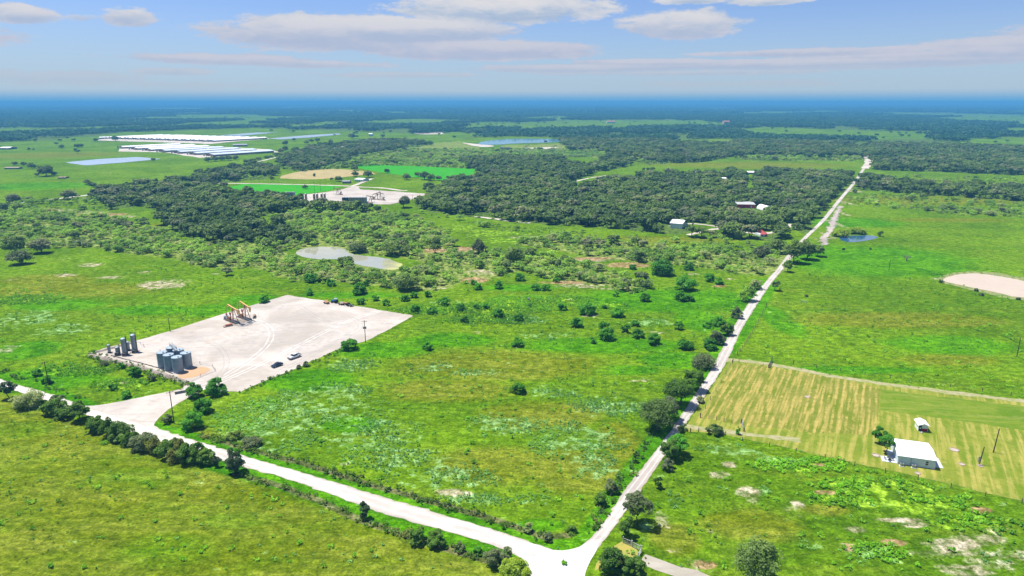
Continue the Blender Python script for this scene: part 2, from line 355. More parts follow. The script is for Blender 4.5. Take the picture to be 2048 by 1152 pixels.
BARE = [(325, 568, 62, 14), (350, 570, 30, 9), (180, 530, 34, 6), (120, 519, 26, 4), (130, 550, 30, 5), (218, 555, 40, 4), (290, 545, 18, 3), (10, 700, 30, 12), (250, 765, 14, 4), (30, 560, 30, 4),
        (690, 928, 17, 5), (905, 985, 45, 10), (780, 960, 20, 4), (1170, 572, 90, 6), (1185, 518, 70, 7), (1215, 575, 60, 5), (930, 500, 60, 7), (960, 545, 40, 8), (1060, 475, 60, 4), (1385, 548, 16, 3), (1460, 558, 14, 2.5),
        (1180, 632, 24, 4), (1035, 694, 16, 3), (1310, 690, 18, 3), (955, 665, 14, 4), (1285, 760, 40, 6), (1140, 600, 10, 2.5), (1310, 665, 30, 4), (890, 650, 12, 3), (500, 880, 30, 8),
        (1500, 990, 34, 22), (1590, 1022, 36, 17), (1595, 1010, 22, 10), (1440, 950, 30, 10), (1325, 1040, 20, 22), (1395, 1125, 40, 14), (1350, 1100, 25, 10), (1420, 1060, 12, 14), (1480, 1110, 30, 10), (1710, 1060, 28, 9), (1870, 1105, 60, 22), (1960, 1080, 80, 22), (1930, 1140, 80, 20), (1900, 1090, 90, 18), (2000, 1060, 60, 12), (1980, 1120, 90, 26), (1830, 1050, 40, 8), (2030, 1110, 50, 30), (1800, 1040, 60, 6),
        (1460, 930, 22, 8), (1690, 1095, 16, 12), (170, 425, 60, 5), (240, 432, 50, 5), (110, 420, 60, 4), (300, 390, 16, 3), (215, 345, 20, 2), (1030, 430, 20, 3),
        (1900, 553, 20, 3), (1870, 557, 16, 3), (1640, 480, 12, 8), (1700, 380, 20, 8), (1690, 405, 14, 8), (1665, 445, 14, 14), (1680, 425, 10, 8), (1655, 470, 10, 10), (430, 548, 20, 3), (390, 515, 30, 4), (870, 575, 40, 6), (430, 905, 30, 8)]
BROWN = [(1255, 530, 60, 7), (1180, 517, 60, 5), (200, 430, 70, 6), (1120, 565, 60, 4), (1650, 985, 30, 6), (1790, 1085, 34, 9), (1700, 1095, 20, 10), (930, 498, 50, 6), (1410, 1128, 34, 12), (950, 560, 40, 8), (1640, 930, 20, 5), (1960, 1020, 30, 8), (1440, 572, 20, 3), (870, 500, 30, 8)]
SILVER = [(600, 830, 170, 55), (520, 880, 110, 40), (640, 790, 110, 26), (1215, 810, 80, 26), (1110, 785, 70, 16), (870, 955, 130, 26), (800, 920, 130, 30), (950, 1000, 70, 16), (1150, 880, 110, 40), (1010, 850, 90, 26), (1080, 1000, 60, 16), (1180, 930, 60, 30), (730, 870, 120, 40),
          (40, 640, 90, 25), (120, 660, 70, 20), (1450, 900, 60, 14), (1480, 910, 70, 14), (1560, 925, 60, 12), (1530, 980, 14, 8), (1350, 1000, 18, 20), (1620, 1090, 36, 14), (1750, 1110, 60, 30), (1990, 1120, 60, 20), (1290, 1050, 20, 20), (700, 730, 60, 16), (860, 735, 60, 10), (960, 745, 60, 8), (1040, 640, 60, 10), (1100, 672, 70, 8), (1300, 645, 60, 8), (900, 605, 60, 8)]
BRIGHT = [(1750, 975, 130, 22), (1850, 1010, 120, 26), (1600, 930, 100, 18), (1950, 1050, 110, 20), (1700, 1000, 90, 18), (980, 465, 60, 10), (920, 455, 40, 8), (1000, 480, 60, 8), (1050, 465, 60, 6), (1080, 600, 120, 8), (980, 640, 90, 12), (1200, 610, 60, 7), (1000, 615, 120, 14), (1760, 1110, 70, 26), (60, 600, 90, 10), (150, 740, 90, 14), (240, 770, 60, 12), (870, 620, 80, 10)]
LUSH = [(1330, 600, 220, 30), (1200, 690, 220, 20), (1350, 720, 90, 22), (620, 760, 110, 30), (760, 700, 120, 20), (900, 680, 120, 18), (500, 600, 70, 14), (430, 620, 80, 16), (1250, 740, 90, 12), (700, 850, 80, 20), (900, 1030, 60, 12), (1080, 1050, 60, 16), (1400, 640, 60, 30), (1450, 600, 60, 30), (120, 610, 120, 14), (170, 590, 90, 10), (330, 1100, 130, 40), (260, 960, 120, 30), (300, 620, 120, 12), (1740, 520, 260, 40), (1700, 445, 130, 12), (70, 372, 140, 10), (80, 760, 160, 30), (50, 700, 80, 24), (290, 800, 60, 8), (1700, 740, 200, 10), (1560, 640, 40, 40), (1900, 690, 160, 24), (700, 590, 120, 8), (1040, 575, 100, 8), (480, 1040, 90, 20), (40, 860, 90, 20)]
DRY = [(1000, 730, 250, 36), (900, 780, 160, 30), (1080, 830, 150, 36), (1150, 940, 130, 60), (1000, 930, 160, 46), (1240, 880, 50, 50), (150, 580, 200, 20), (90, 560, 120, 14), (1800, 640, 260, 20), (1900, 720, 120, 14), (200, 1000, 160, 60), (60, 1080, 120, 60), (420, 990, 160, 30), (700, 1100, 240, 40), (350, 880, 120, 30), (150, 880, 120, 30), (1500, 1050, 120, 40), (1350, 1080, 60, 40), (1650, 1020, 60, 14), (1300, 480, 200, 10), (100, 310, 160, 8), (1500, 330, 240, 8), (1850, 400, 240, 12), (1900, 440, 160, 5), (300, 690, 90, 14), (60, 450, 200, 20), (300, 460, 60, 20)]

# ------------------------------------------------------------------ materials
def new_mat(name):
    m = bpy.data.materials.new(name); m.use_nodes = True
    t = NT(m.node_tree); b = m.node_tree.nodes['Principled BSDF']
    return m, t, b
def mat(name, col, rough=.8, metal=0.0, col2=None, scale=1.0, amt=1.0, bump=0.0, spec=0.3):
    m, t, b = new_mat(name)
    b.inputs['Roughness'].default_value = rough; b.inputs['Metallic'].default_value = metal
    b.inputs['Specular IOR Level'].default_value = spec
    tcn = t.new('ShaderNodeTexCoord')
    c2 = col2 or tuple(c * .72 for c in col)
    n = t.noise(tcn.outputs['Object'], scale, 5, .65)
    f = t.math('MULTIPLY', t.ss(n, .35, .68), amt)
    t.put(b.inputs['Base Color'], t.mix(f, col, c2))
    if bump:
        bn = t.new('ShaderNodeBump'); bn.inputs['Strength'].default_value = bump; bn.inputs['Distance'].default_value = .1
        t.put(bn.inputs['Height'], n); t.put(b.inputs['Normal'], bn.outputs[0])
    return m
def foliage(name, dark, light, transl=.25, hue2=None, gain=2.0):
    transl = transl + .15
    m = bpy.data.materials.new(name); m.use_nodes = True
    t = NT(m.node_tree); t.n.clear()
    oi = t.new('ShaderNodeObjectInfo'); g = t.new('ShaderNodeNewGeometry')
    rnd = oi.outputs['Random']
    n = t.noise(g.outputs['Position'], .35, 4, .6)
    n2 = t.noise(g.outputs['Position'], 2.2, 3, .6)
    n3 = t.noise(g.outputs['Position'], 1 / 55, 4, .65)
    f = t.math('ADD', t.math('MULTIPLY', rnd, .45), t.math('MULTIPLY', t.ss(n, .3, .7), .35))
    f = t.math('ADD', f, t.math('MULTIPLY', n2, .3), clamp=True)
    c = t.mix(f, dark, light)
    if hue2: c = t.mix(t.ss(t.math('FRACT', t.math('MULTIPLY', rnd, 7.31)), .70, .95), c, hue2)
    c = t.mix(1.0, c, (gain, gain, gain), 'MULTIPLY')
    c = t.mix(1.0, c, t.mix(t.ss(n3, .36, .64), (.66, .72, .8), (1.30, 1.22, 1.1)), 'MULTIPLY')
    d = t.new('ShaderNodeBsdfDiffuse'); t.put(d.inputs[0], c)
    tr = t.new('ShaderNodeBsdfTranslucent'); t.put(tr.inputs[0], c)
    gl = t.new('ShaderNodeBsdfGlossy'); gl.inputs['Roughness'].default_value = .55; t.put(gl.inputs[0], (.5, .5, .5))
    mx = t.new('ShaderNodeMixShader'); mx.inputs[0].default_value = transl
    t.l.new(d.outputs[0], mx.inputs[1]); t.l.new(tr.outputs[0], mx.inputs[2])
    m2 = t.new('ShaderNodeMixShader'); m2.inputs[0].default_value = .03
    t.l.new(mx.outputs[0], m2.inputs[1]); t.l.new(gl.outputs[0], m2.inputs[2])
    t.l.new(m2.outputs[0], t.new('ShaderNodeOutputMaterial').inputs[0])
    return m
OAK = foliage('oak_leaves', (.032, .062, .012), (.105, .165, .034), .2, (.125, .145, .065))
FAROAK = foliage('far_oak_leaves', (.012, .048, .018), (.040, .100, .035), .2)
MESQ = foliage('mesquite_leaves', (.085, .165, .016), (.21, .34, .045), .35, (.20, .24, .085))
BUSH = foliage('bush_leaves', (.020, .100, .003), (.065, .215, .008), .25)
HEDGE = foliage('hedge_leaves', (.024, .070, .004), (.080, .155, .014), .25, (.12, .14, .03))
JUNIPER = foliage('juniper_leaves', (.022, .045, .020), (.048, .085, .036), .15)
OLIVE = foliage('olive_leaves', (.045, .068, .024), (.105, .135, .055), .2)
LIME = foliage('lime_leaves', (.12, .19, .01), (.22, .30, .02), .3)
SILV = foliage('silver_weed_leaves', (.07, .20, .035), (.18, .34, .095), .3)
TUFT = foliage('weed_leaves', (.055, .17, .004), (.16, .34, .015), .3)
GRASST = foliage('grass_tufts', (.05, .10, .003), (.16, .22, .015), .3)
BARK = mat('bark', (.11, .09, .07), .9, col2=(.06, .05, .04), scale=3)
DEAD = mat('dead_wood', (.26, .23, .21), .9, col2=(.14, .12, .11), scale=3)

def ground_material():
    m, t, b = new_mat('pasture_ground')
    b.inputs['Roughness'].default_value = 1; b.inputs['Specular IOR Level'].default_value = 0
    tcn = t.new('ShaderNodeTexCoord'); P = tcn.outputs['Object']
    def att(n):
        a = t.new('ShaderNodeAttribute'); a.attribute_name = n
        s = t.new('ShaderNodeSeparateColor'); t.l.new(a.outputs['Color'], s.inputs[0]); return s.outputs
    A = att('cover_a'); B = att('cover_b'); C = att('cover_c')
    big = t.noise(P, 1 / 90, 4, .55, .5); med = t.noise(P, 1 / 17, 5, .6, .8); sm = t.noise(P, 1 / 3.2, 5, .65, .4)
    tiny = t.noise(P, 1 / .7, 4, .7); st = t.noise(t.mapping(P, (0, 0, R(28)), (1 / 40, 1 / 9, 1)), 1.0, 5, .65, .6)
    patch = t.noise(t.mapping(P, (0, 0, R(-12)), (1 / 26, 1 / 11, 1)), 1.0, 6, .68, 1.0)
    def th(mask, w, lo=.45, hi=.62, nz=None, k=1.0, w2=0):
        x = t.math('ADD', t.math('MULTIPLY', mask, k), t.math('MULTIPLY', t.math('SUBTRACT', nz if nz is not None else patch, .5), w))
        if w2: x = t.math('ADD', x, t.math('MULTIPLY', t.math('SUBTRACT', sm, .5), w2))
        return t.ss(x, lo, hi)
    col = t.mix(t.ss(big, .35, .65), (.068, .150, .004), (.110, .212, .006))
    col = t.mix(t.math('MULTIPLY', t.ss(st, .45, .7), .25), col, (.185, .225, .020))
    col = t.mix(t.math('MULTIPLY', t.ss(med, .5, .72), .35), col, (.145, .235, .016))
    col = t.mix(t.math('MULTIPLY', t.ss(med, .5, .3), .45), col, (.045, .100, .002))
    lush = t.math('MULTIPLY', th(A[2], 1.0, .25, .95), .8)
    col = t.mix(lush, col, t.mix(t.ss(med, .35, .65), (.030, .150, .001), (.070, .240, .002)))
    dry = t.math('MULTIPLY', th(B[0], .9, .2, 1.0), .72)
    col = t.mix(dry, col, t.mix(t.ss(st, .35, .68), (.110, .135, .005), (.175, .195, .024)))
    br = t.math('MULTIPLY', th(B[2], 1.6, .38, .75, patch, .55, 1.6), .85)
    col = t.mix(br, col, t.mix(t.ss(sm, .4, .65), (.10, .23, .004), (.24, .40, .03)))
    sv = t.math('MULTIPLY', th(A[1], 1.7, .42, .75, patch, .52, 2.4), .75)
    col = t.mix(sv, col, t.mix(t.ss(sm, .35, .65), (.07, .175, .035), (.19, .34, .13)))
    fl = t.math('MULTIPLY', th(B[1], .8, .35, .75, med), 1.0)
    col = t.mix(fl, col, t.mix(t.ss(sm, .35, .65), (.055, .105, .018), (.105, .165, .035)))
    sc = t.math('MULTIPLY', th(C[0], 1.2, .3, .8, med), .8)
    col = t.mix(sc, col, t.mix(t.ss(sm, .4, .62), (.13, .19, .030), (.25, .28, .095)))
    ba = th(A[0], 1.9, .42, .95, patch, .70, 1.3)
    col = t.mix(t.math('MULTIPLY', ba, .72), col, t.mix(t.ss(sm, .35, .68), (.30, .235, .165), (.46, .40, .33)))
    bw = th(C[1], 1.7, .42, .80, patch, .85, .9)
    col = t.mix(t.math('MULTIPLY', bw, .8), col, t.mix(t.ss(sm, .35, .68), (.23, .125, .07), (.36, .25, .15)))
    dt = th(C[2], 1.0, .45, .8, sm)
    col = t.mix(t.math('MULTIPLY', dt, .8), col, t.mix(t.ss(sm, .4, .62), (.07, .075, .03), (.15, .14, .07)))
    spk = t.noise(t.mapping(P, (0, 0, R(17)), (1 / 3.4, 1 / 1.9, 1)), 1.0, 4, .75, .3)
    farm = t.noise(P, 1 / 8.0, 4, .7, .6)
    col = t.mix(1.0, col, t.mix(t.ss(spk, .40, .62), (.70, .74, .60), (1.30, 1.24, 1.45)), 'MULTIPLY')
    col = t.mix(1.0, col, t.mix(t.ss(farm, .38, .62), (.90, .93, .9), (1.10, 1.07, 1.1)), 'MULTIPLY')
    col = t.mix(1.0, col, t.mix(t.ss(tiny, .32, .70), (.62, .66, .62), (1.38, 1.32, 1.26)), 'MULTIPLY')
    col = t.mix(1.0, col, t.mix(t.ss(sm, .32, .68), (.76, .80, .80), (1.24, 1.20, 1.15)), 'MULTIPLY')
    t.put(b.inputs['Base Color'], col)
    bn = t.new('ShaderNodeBump'); bn.inputs['Strength'].default_value = .55; bn.inputs['Distance'].default_value = .5
    hsum = t.math('ADD', t.math('MULTIPLY', tiny, .5), t.math('MULTIPLY', sm, 1.2))
    t.put(bn.inputs['Height'], hsum); t.put(b.inputs['Normal'], bn.outputs[0])
    return m
def gravel_material(name='white_gravel', a=(.385, .34, .29), b2=(.505, .455, .405), rust=.25, track=None):
    m, t, b = new_mat(name)
    b.inputs['Roughness'].default_value = .95; b.inputs['Specular IOR Level'].default_value = .1
    P = t.new('ShaderNodeTexCoord').outputs['Object']
    n1 = t.noise(P, 1 / 22, 5, .6, .7); n2 = t.noise(P, 1 / 2.5, 5, .68); n3 = t.noise(P, 2.2, 3, .7)
    sw = t.noise(t.mapping(P, (0, 0, R(20)), (1 / 26, 1 / 7, 1)), 1.0, 6, .68, 3.0)
    col = t.mix(t.ss(n1, .35, .65), a, b2)
    col = t.mix(t.math('MULTIPLY', t.ss(sw, .50, .68), .5), col, tuple(x * .74 for x in a))
    n4 = t.noise(P, 1 / 45, 3, .5, .4)
    col = t.mix(t.math('MULTIPLY', t.math('MULTIPLY', t.ss(n4, .45, .6), t.ss(n2, .42, .62)), .6), col, (.30, .28, .26))
    col = t.mix(t.math('MULTIPLY', t.ss(n1, .58, .75), rust), col, (.48, .30, .17))
    col = t.mix(1.0, col, t.mix(n2, (.82, .82, .82), (1.14, 1.14, 1.14)), 'MULTIPLY')
    col = t.mix(1.0, col, t.mix(n3, (.88, .88, .88), (1.1, 1.1, 1.1)), 'MULTIPLY')
    if track:
        uv = t.new('ShaderNodeUVMap'); u, v, _ = t.sep(uv.outputs[0])
        d = t.math('ABSOLUTE', t.math('SUBTRACT', u, .5))
        edge = t.ss(t.math('ADD', d, t.math('MULTIPLY', t.math('SUBTRACT', n2, .5), .25)), .36, .5)
        col = t.mix(t.math('MULTIPLY', edge, .7), col, (.30, .27, .20))
        rut = t.ss(t.math('ABSOLUTE', t.math('SUBTRACT', d, .22)), .10, .02)
        col = t.mix(t.math('MULTIPLY', rut, .35), col, (.62, .60, .56))
    t.put(b.inputs['Base Color'], col)
    bn = t.new('ShaderNodeBump'); bn.inputs['Strength'].default_value = .3; bn.inputs['Distance'].default_value = .12
    t.put(bn.inputs['Height'], n2); t.put(b.inputs['Normal'], bn.outputs[0])
    return m
def water_material(name, col, rough=.07, algae=None):
    m, t, b = new_mat(name)
    P = t.new('ShaderNodeTexCoord').outputs['Object']
    n = t.noise(P, 1 / 9, 4, .6, .5)
    c = t.mix(n, tuple(x * .85 for x in col), tuple(min(1, x * 1.12) for x in col))
    if algae:
        x, y, z = t.sep(P)
        a0, a1 = algae
        k = t.ss(t.math('ADD', x, t.math('MULTIPLY', t.math('SUBTRACT', n, .5), 26)), a0, a1)
        c = t.mix(k, c, (.40, .40, .12))
        t.put(b.inputs['Roughness'], t.math('ADD', rough, t.math('MULTIPLY', k, .5)))
    else: b.inputs['Roughness'].default_value = rough
    t.put(b.inputs['Base Color'], c)
    b.inputs['Specular IOR Level'].default_value = .5
    bn = t.new('ShaderNodeBump'); bn.inputs['Strength'].default_value = .12; bn.inputs['Distance'].default_value = .05
    t.put(bn.inputs['Height'], t.noise(P, .9, 3, .6)); t.put(b.inputs['Normal'], bn.outputs[0])
    return m
ROADDIR = np.array(G(1563, 535)) - np.array(G(1183, 1100)); ROT_ROAD = math.atan2(ROADDIR[1], ROADDIR[0])
def stripe_material(name, base, base2, strip, period, rot, amt=.8, rough=.95):
    m, t, b = new_mat(name)
    b.inputs['Roughness'].default_value = rough; b.inputs['Specular IOR Level'].default_value = .1
    P = t.new('ShaderNodeTexCoord').outputs['Object']
    q = t.mapping(P, (0, 0, -rot), (1, 1, 1))
    x, y, z = t.sep(q)
    n1 = t.noise(P, 1 / 16, 5, .6, .6); n2 = t.noise(P, 1 / 2.2, 5, .68); n3 = t.noise(P, 1.8, 3, .7)
    ln = t.noise(t.mapping(q, (0, 0, 0), (1 / 24, 1 / 1.6, 1)), 1.0, 4, .6, .3)
    ph = t.math('ADD', t.math('MULTIPLY', y, 2 * math.pi / period), t.math('MULTIPLY', t.math('SUBTRACT', n1, .5), 5.5))
    s = t.math('SINE', ph)
    s = t.math('ADD', s, t.math('MULTIPLY', t.math('SUBTRACT', n2, .5), 4.2))
    col = t.mix(t.ss(t.noise(P, 1 / 13, 5, .7, 1.0), .38, .60), base, base2)
    col = t.mix(t.math('MULTIPLY', t.ss(s, .1, .95), t.math('MULTIPLY', t.ss(t.noise(P, 1 / 9, 4, .65, .8), .36, .62), amt)), col, strip)
    col = t.mix(t.math('MULTIPLY', t.ss(ln, .46, .68), .7), col, strip)
    col = t.mix(1.0, col, t.mix(n2, (.80, .82, .8), (1.18, 1.16, 1.15)), 'MULTIPLY')
    col = t.mix(1.0, col, t.mix(n3, (.78, .80, .8), (1.2, 1.18, 1.15)), 'MULTIPLY')
    t.put(b.inputs['Base Color'], col)
    bn = t.new('ShaderNodeBump'); bn.inputs['Strength'].default_value = .35; bn.inputs['Distance'].default_value = .2
    t.put(bn.inputs['Height'], n3); t.put(b.inputs['Normal'], bn.outputs[0])
    return m
GRAVEL = gravel_material(); ROADM = gravel_material('road_gravel', (.44, .40, .355), (.61, .57, .52), .12, True)
JUNCM = gravel_material('junction_gravel', (.52, .49, .45), (.66, .64, .60), .05)
SANDM = gravel_material('pale_sand', (.46, .40, .33), (.58, .53, .46), .3)
BATM = gravel_material('battery_dirt', (.36, .31, .26), (.48, .43, .37), .5)
CLAY = mat('orange_clay', (.50, .27, .13), .95, col2=(.42, .30, .20), scale=.35, bump=.3)

# ------------------------------------------------------------------ ground sheet
def ground():
    az = np.concatenate([np.arange(-180, -48, 6.0), np.linspace(-46, 46, 800), np.arange(48, 180, 6.0)])
    az = R(1) * az
    inv = np.linspace(1 / 110.0, 1 / 70000.0, 600)
    r = np.concatenate([[6, 25, 50, 75, 92], 1 / inv])
    A, Rr = np.meshgrid(az, r)
    X = np.sin(A) * Rr; Y = np.cos(A) * Rr
    P = np.stack([X.ravel(), Y.ravel()], 1)
    na, nr = len(az), len(r)
    i, j = np.meshgrid(np.arange(nr - 1), np.arange(na)); i = i.ravel(); j = j.ravel(); j2 = (j + 1) % na
    q = np.stack([i * na + j2, i * na + j, (i + 1) * na + j, (i + 1) * na + j2], 1)
    P = np.vstack([P, [[0, 0]]]); c = len(P) - 1
    tri = np.stack([np.full(na, c), np.arange(na), (np.arange(na) + 1) % na], 1)[:, ::-1]
    me = bpy.data.meshes.new('ground')
    nq = len(q); nt = len(tri)
    me.vertices.add(len(P)); me.vertices.foreach_set('co', np.column_stack([P, np.zeros(len(P))]).ravel())
    me.loops.add(nq * 4 + nt * 3); me.loops.foreach_set('vertex_index', np.concatenate([q.ravel(), tri.ravel()]))
    me.polygons.add(nq + nt)
    me.polygons.foreach_set('loop_start', np.concatenate([np.arange(nq) * 4, nq * 4 + np.arange(nt) * 3]))
    me.polygons.foreach_set('loop_total', np.concatenate([np.full(nq, 4), np.full(nt, 3)]))
    me.update(); me.validate()
    front = P[:, 1] > 20
    n = len(P)
    a = np.zeros((n, 4)); b = np.zeros((n, 4)); cc = np.zeros((n, 4))
    Q = P[front]
    def blobs(L):
        m = np.zeros(len(Q))
        for e in L: m = np.maximum(m, emask(Q, *e))
        return m
    a[front, 0] = blobs(BARE); a[front, 1] = blobs(SILVER) * (1 - pmask(Q, YARD, 1)); lush = blobs(LUSH)
    for L, w in ((VERGE1, 2.2), (VERGE1B, 3.0), (VERGE2, 2.6), (VERGE2R, 3.0)): lush = np.maximum(lush, 1.2 * lmask(Q, L, w, 1.0))
    a[front, 2] = lush
    left = [(-900, 690), (0, 782), (150, 835), (420, 935), (640, 1010), (1000, 1130), (1050, 1240), (-900, 1240)]
    dry = np.maximum(blobs(DRY), .78 * pmask(Q, left, 4))
    vl = np.maximum(lmask(Q, VERGE1B, 3.0, 1.0), np.maximum(lmask(Q, VERGE1, 2.2, 1), lmask(Q, VERGE2, 2.6, 1)))
    b[front, 0] = dry * (1 - vl); a[front, 1] *= (1 - vl)
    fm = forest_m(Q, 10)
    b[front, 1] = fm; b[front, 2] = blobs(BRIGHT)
    cc[front, 0] = np.clip(scrub_m(Q, 8) * 1.3, 0, 1); cc[front, 1] = blobs(BROWN)
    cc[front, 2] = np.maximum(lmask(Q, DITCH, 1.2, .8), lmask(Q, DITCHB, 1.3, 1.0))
    b[~front, 0] = .4
    for nm, arr in (('cover_a', a), ('cover_b', b), ('cover_c', cc)):
        arr[:, 3] = 1
        at = me.color_attributes.new(nm, 'FLOAT_COLOR', 'POINT'); at.data.foreach_set('color', arr.astype(np.float32).ravel())
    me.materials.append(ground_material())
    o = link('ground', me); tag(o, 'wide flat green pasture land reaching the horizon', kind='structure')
ground()

def resample(L, step):
    L = np.array(L, float); seg = np.hypot(*(L[1:] - L[:-1]).T); s = np.concatenate([[0], np.cumsum(seg)])
    n = max(2, int(s[-1] / step)); q = np.linspace(0, s[-1], n)
    return np.column_stack([np.interp(q, s, L[:, 0]), np.interp(q, s, L[:, 1])])
def chaikin(L, closed=True, it=2):
    L = np.array(L, float)
    for _ in range(it):
        if closed: N = np.roll(L, -1, 0); L = np.stack([.75 * L + .25 * N, .25 * L + .75 * N], 1).reshape(-1, 2)
        else:
            N = np.stack([.75 * L[:-1] + .25 * L[1:], .25 * L[:-1] + .75 * L[1:]], 1).reshape(-1, 2); L = np.vstack([L[:1], N, L[-1:]])
    return L
def sheet(name, px, z, m, label, jit=.4, smooth=0, step=2.0, kind='structure', pts=None):
    L = GL(px) if pts is None else np.array(pts)
    if smooth: L = chaikin(L, True, smooth)
    L = resample(np.vstack([L, L[:1]]), step)[:-1]
    L = L + (vnoise(L, step * 2.5, 3)[:, None] - .5) * jit * 2 + rng.normal(0, jit * .3, L.shape)
    me = bpy.data.meshes.new(name)
    bm = bmesh.new(); vs = [bm.verts.new((x, y, z)) for x, y in L]
    es = [bm.edges.new((vs[i], vs[(i + 1) % len(vs)])) for i in range(len(vs))]
    bmesh.ops.triangle_fill(bm, edges=es, use_beauty=True)
    for f in bm.faces:
        f.normal_update()
        if f.normal.z < 0: f.normal_flip()
    bm.to_mesh(me); bm.free(); me.materials.append(m)
    return tag(link(name, me), label, kind=kind)
def strip(name, Lp, Rp, z, m, label, step=2.0, jit=.35, pts=False):
    Lp = np.array(Lp) if pts else GL(Lp); Rp = np.array(Rp) if pts else GL(Rp)
    Lp = chaikin(Lp, False, 2); Rp = chaikin(Rp, False, 2)
    n = int(max(np.hypot(*(Lp[1:] - Lp[:-1]).T).sum(), 4) / step)
    def rs(L):
        s = np.concatenate([[0], np.cumsum(np.hypot(*(L[1:] - L[:-1]).T))]); q = np.linspace(0, s[-1], n)
        return np.column_stack([np.interp(q, s, L[:, 0]), np.interp(q, s, L[:, 1])])
    a, b = rs(Lp), rs(Rp); d = b - a; d /= (np.hypot(*d.T)[:, None] + 1e-6)
    a = a + d * rng.normal(0, jit, n)[:, None]; b = b + d * rng.normal(0, jit, n)[:, None]
    K = 5; vs = []; uv = []
    for i in range(n):
        for k in range(K):
            p = a[i] + (b[i] - a[i]) * k / (K - 1); vs.append((p[0], p[1], z)); uv.append((k / (K - 1), i * step * .1))
    fs = [(i * K + k, i * K + k + 1, (i + 1) * K + k + 1, (i + 1) * K + k) for i in range(n - 1) for k in range(K - 1)]
    me = bpy.data.meshes.new(name); me.from_pydata(vs, [], fs)
    ul = me.uv_layers.new(name='UVMap'); idx = np.zeros(len(me.loops), int); me.loops.foreach_get('vertex_index', idx)
    ul.data.foreach_set('uv', np.array(uv)[idx].ravel()); me.materials.append(m); me.update()
    if me.polygons[len(me.polygons) // 2].normal.z < 0: me.flip_normals()
    return tag(link(name, me), label, kind='structure')
def path(name, px, w, z, m, label, step=3, jit=.3):
    L = chaikin(GL(px), False, 2); d = np.gradient(L, axis=0); d /= np.hypot(*d.T)[:, None]; n = np.column_stack([-d[:, 1], d[:, 0]])
    return strip(name, L + n * w / 2, L - n * w / 2, z, m, label, step, jit, pts=True)

YARDM = stripe_material('mown_grass', (.120, .180, .010), (.185, .215, .025), (.36, .31, .08), 3.0, ROT_ROAD, .55)
HAYM = stripe_material('hay_stubble', (.115, .160, .010), (.175, .185, .030), (.42, .32, .095), 2.1, ROT_ROAD, .75)
PLOTM = stripe_material('green_plot_grass', (.085, .165, .006), (.13, .195, .012), (.20, .23, .04), 7, R(-8), .5)
CROPM = stripe_material('young_crop', (.022, .240, .001), (.035, .290, .001), (.06, .27, .004), 14, R(60), .3)
TILLM = stripe_material('dry_stubble', (.33, .26, .12), (.42, .33, .16), (.27, .24, .09), 16, R(20), .4)
LANEM = mat('dry_lane', (.34, .30, .18), .95, col2=(.20, .23, .06), scale=.5, bump=.2)
sheet('mown_field', YARD, .010, YARDM, 'yellow green mown field around the white building', .3)
sheet('hay_field', HAY, .020, HAYM, 'tan striped cut hay field inside the wire fence', .5)
sheet('grass_plot', PLOT, .020, PLOTM, 'darker green rectangular plot beside the cut hay', .5)
sheet('gravel_pad', PAD, .035, GRAVEL, 'large pale gravel well pad with tanks and pumpjacks', .35)
sheet('gravel_apron', APRON, .045, GRAVEL, 'fan of pale gravel where the pad entrance meets the road', .3)
TRK = gravel_material('worn_track', (.56, .53, .49), (.64, .61, .57), 0)
TRK2 = gravel_material('grey_track', (.33, .30, .27), (.42, .39, .35), .1)
for i_, (L_, m_, lb_) in enumerate([([(392, 782), (440, 765), (500, 738), (570, 705), (640, 668), (700, 640), (760, 622)], TRK, 'pale tyre track crossing the pad from the entrance to the far corner'),
        ([(395, 778), (450, 752), (510, 715), (545, 680), (540, 650), (505, 640)], TRK, 'pale curved tyre track leading to the pumpjacks'),
        ([(560, 742), (620, 712), (680, 680), (730, 655), (700, 632), (650, 628)], TRK2, 'grey curved tyre track along the near side of the pad'),
        ([(600, 612), (640, 640), (690, 655), (740, 640)], TRK2, 'faint grey turning track near the back of the pad'),
        ([(420, 770), (460, 730), (440, 690), (380, 672), (320, 680)], TRK2, 'faint grey tyre track round the tank battery')]):
    for off_ in (-.95, .95):
        c_ = chaikin(GL(L_), False, 3); dd_ = np.gradient(c_, axis=0); dd_ /= np.hypot(*dd_.T)[:, None]; nn_ = np.column_stack([-dd_[:, 1], dd_[:, 0]])
        strip('tyre_track', c_ + nn_ * (off_ + .22), c_ + nn_ * (off_ - .22), .040 + i_ * .002 + (.0005 if off_ > 0 else 0), m_, lb_, 2, .1, pts=True)
sheet('battery_dirt', BATTERY, .055, BATM, 'dark stained dirt inside the tank battery berm', .3)
sheet('clay_patch', [(352, 751), (372, 742), (398, 733), (424, 737), (410, 748), (383, 757), (362, 757)], .075, CLAY, 'orange clay patch beside the grey tanks', .4, 1)
strip('road', ROAD1_U, ROAD1_L, .060, ROADM, 'wide pale gravel road crossing the bottom left', 1.5, .25)
strip('road', ROAD2_L, ROAD2_R, .066, gravel_material('grey_road_gravel', (.37, .33, .29), (.50, .465, .425), .1, True), 'straight pale gravel road running away to the right of centre', 1.5, .2)
sheet('road_junction', [(1050, 1150), (1040, 1112), (1000, 1090), (1045, 1081), (1090, 1096), (1125, 1104), (1158, 1096), (1185, 1078), (1200, 1092), (1172, 1135), (1162, 1200), (1060, 1200)], .072, JUNCM, 'white gravel junction where the two roads meet', .2, 1)
path('lane', [(1440, 722), (1457, 719), (1500, 723), (1544, 729), (1600, 739), (1660, 752), (1755, 766), (1830, 776), (1871, 781), (1950, 791), (2048, 802), (2300, 835)], 3.0, .030, LANEM, 'dry two track lane along the top of the mown field')
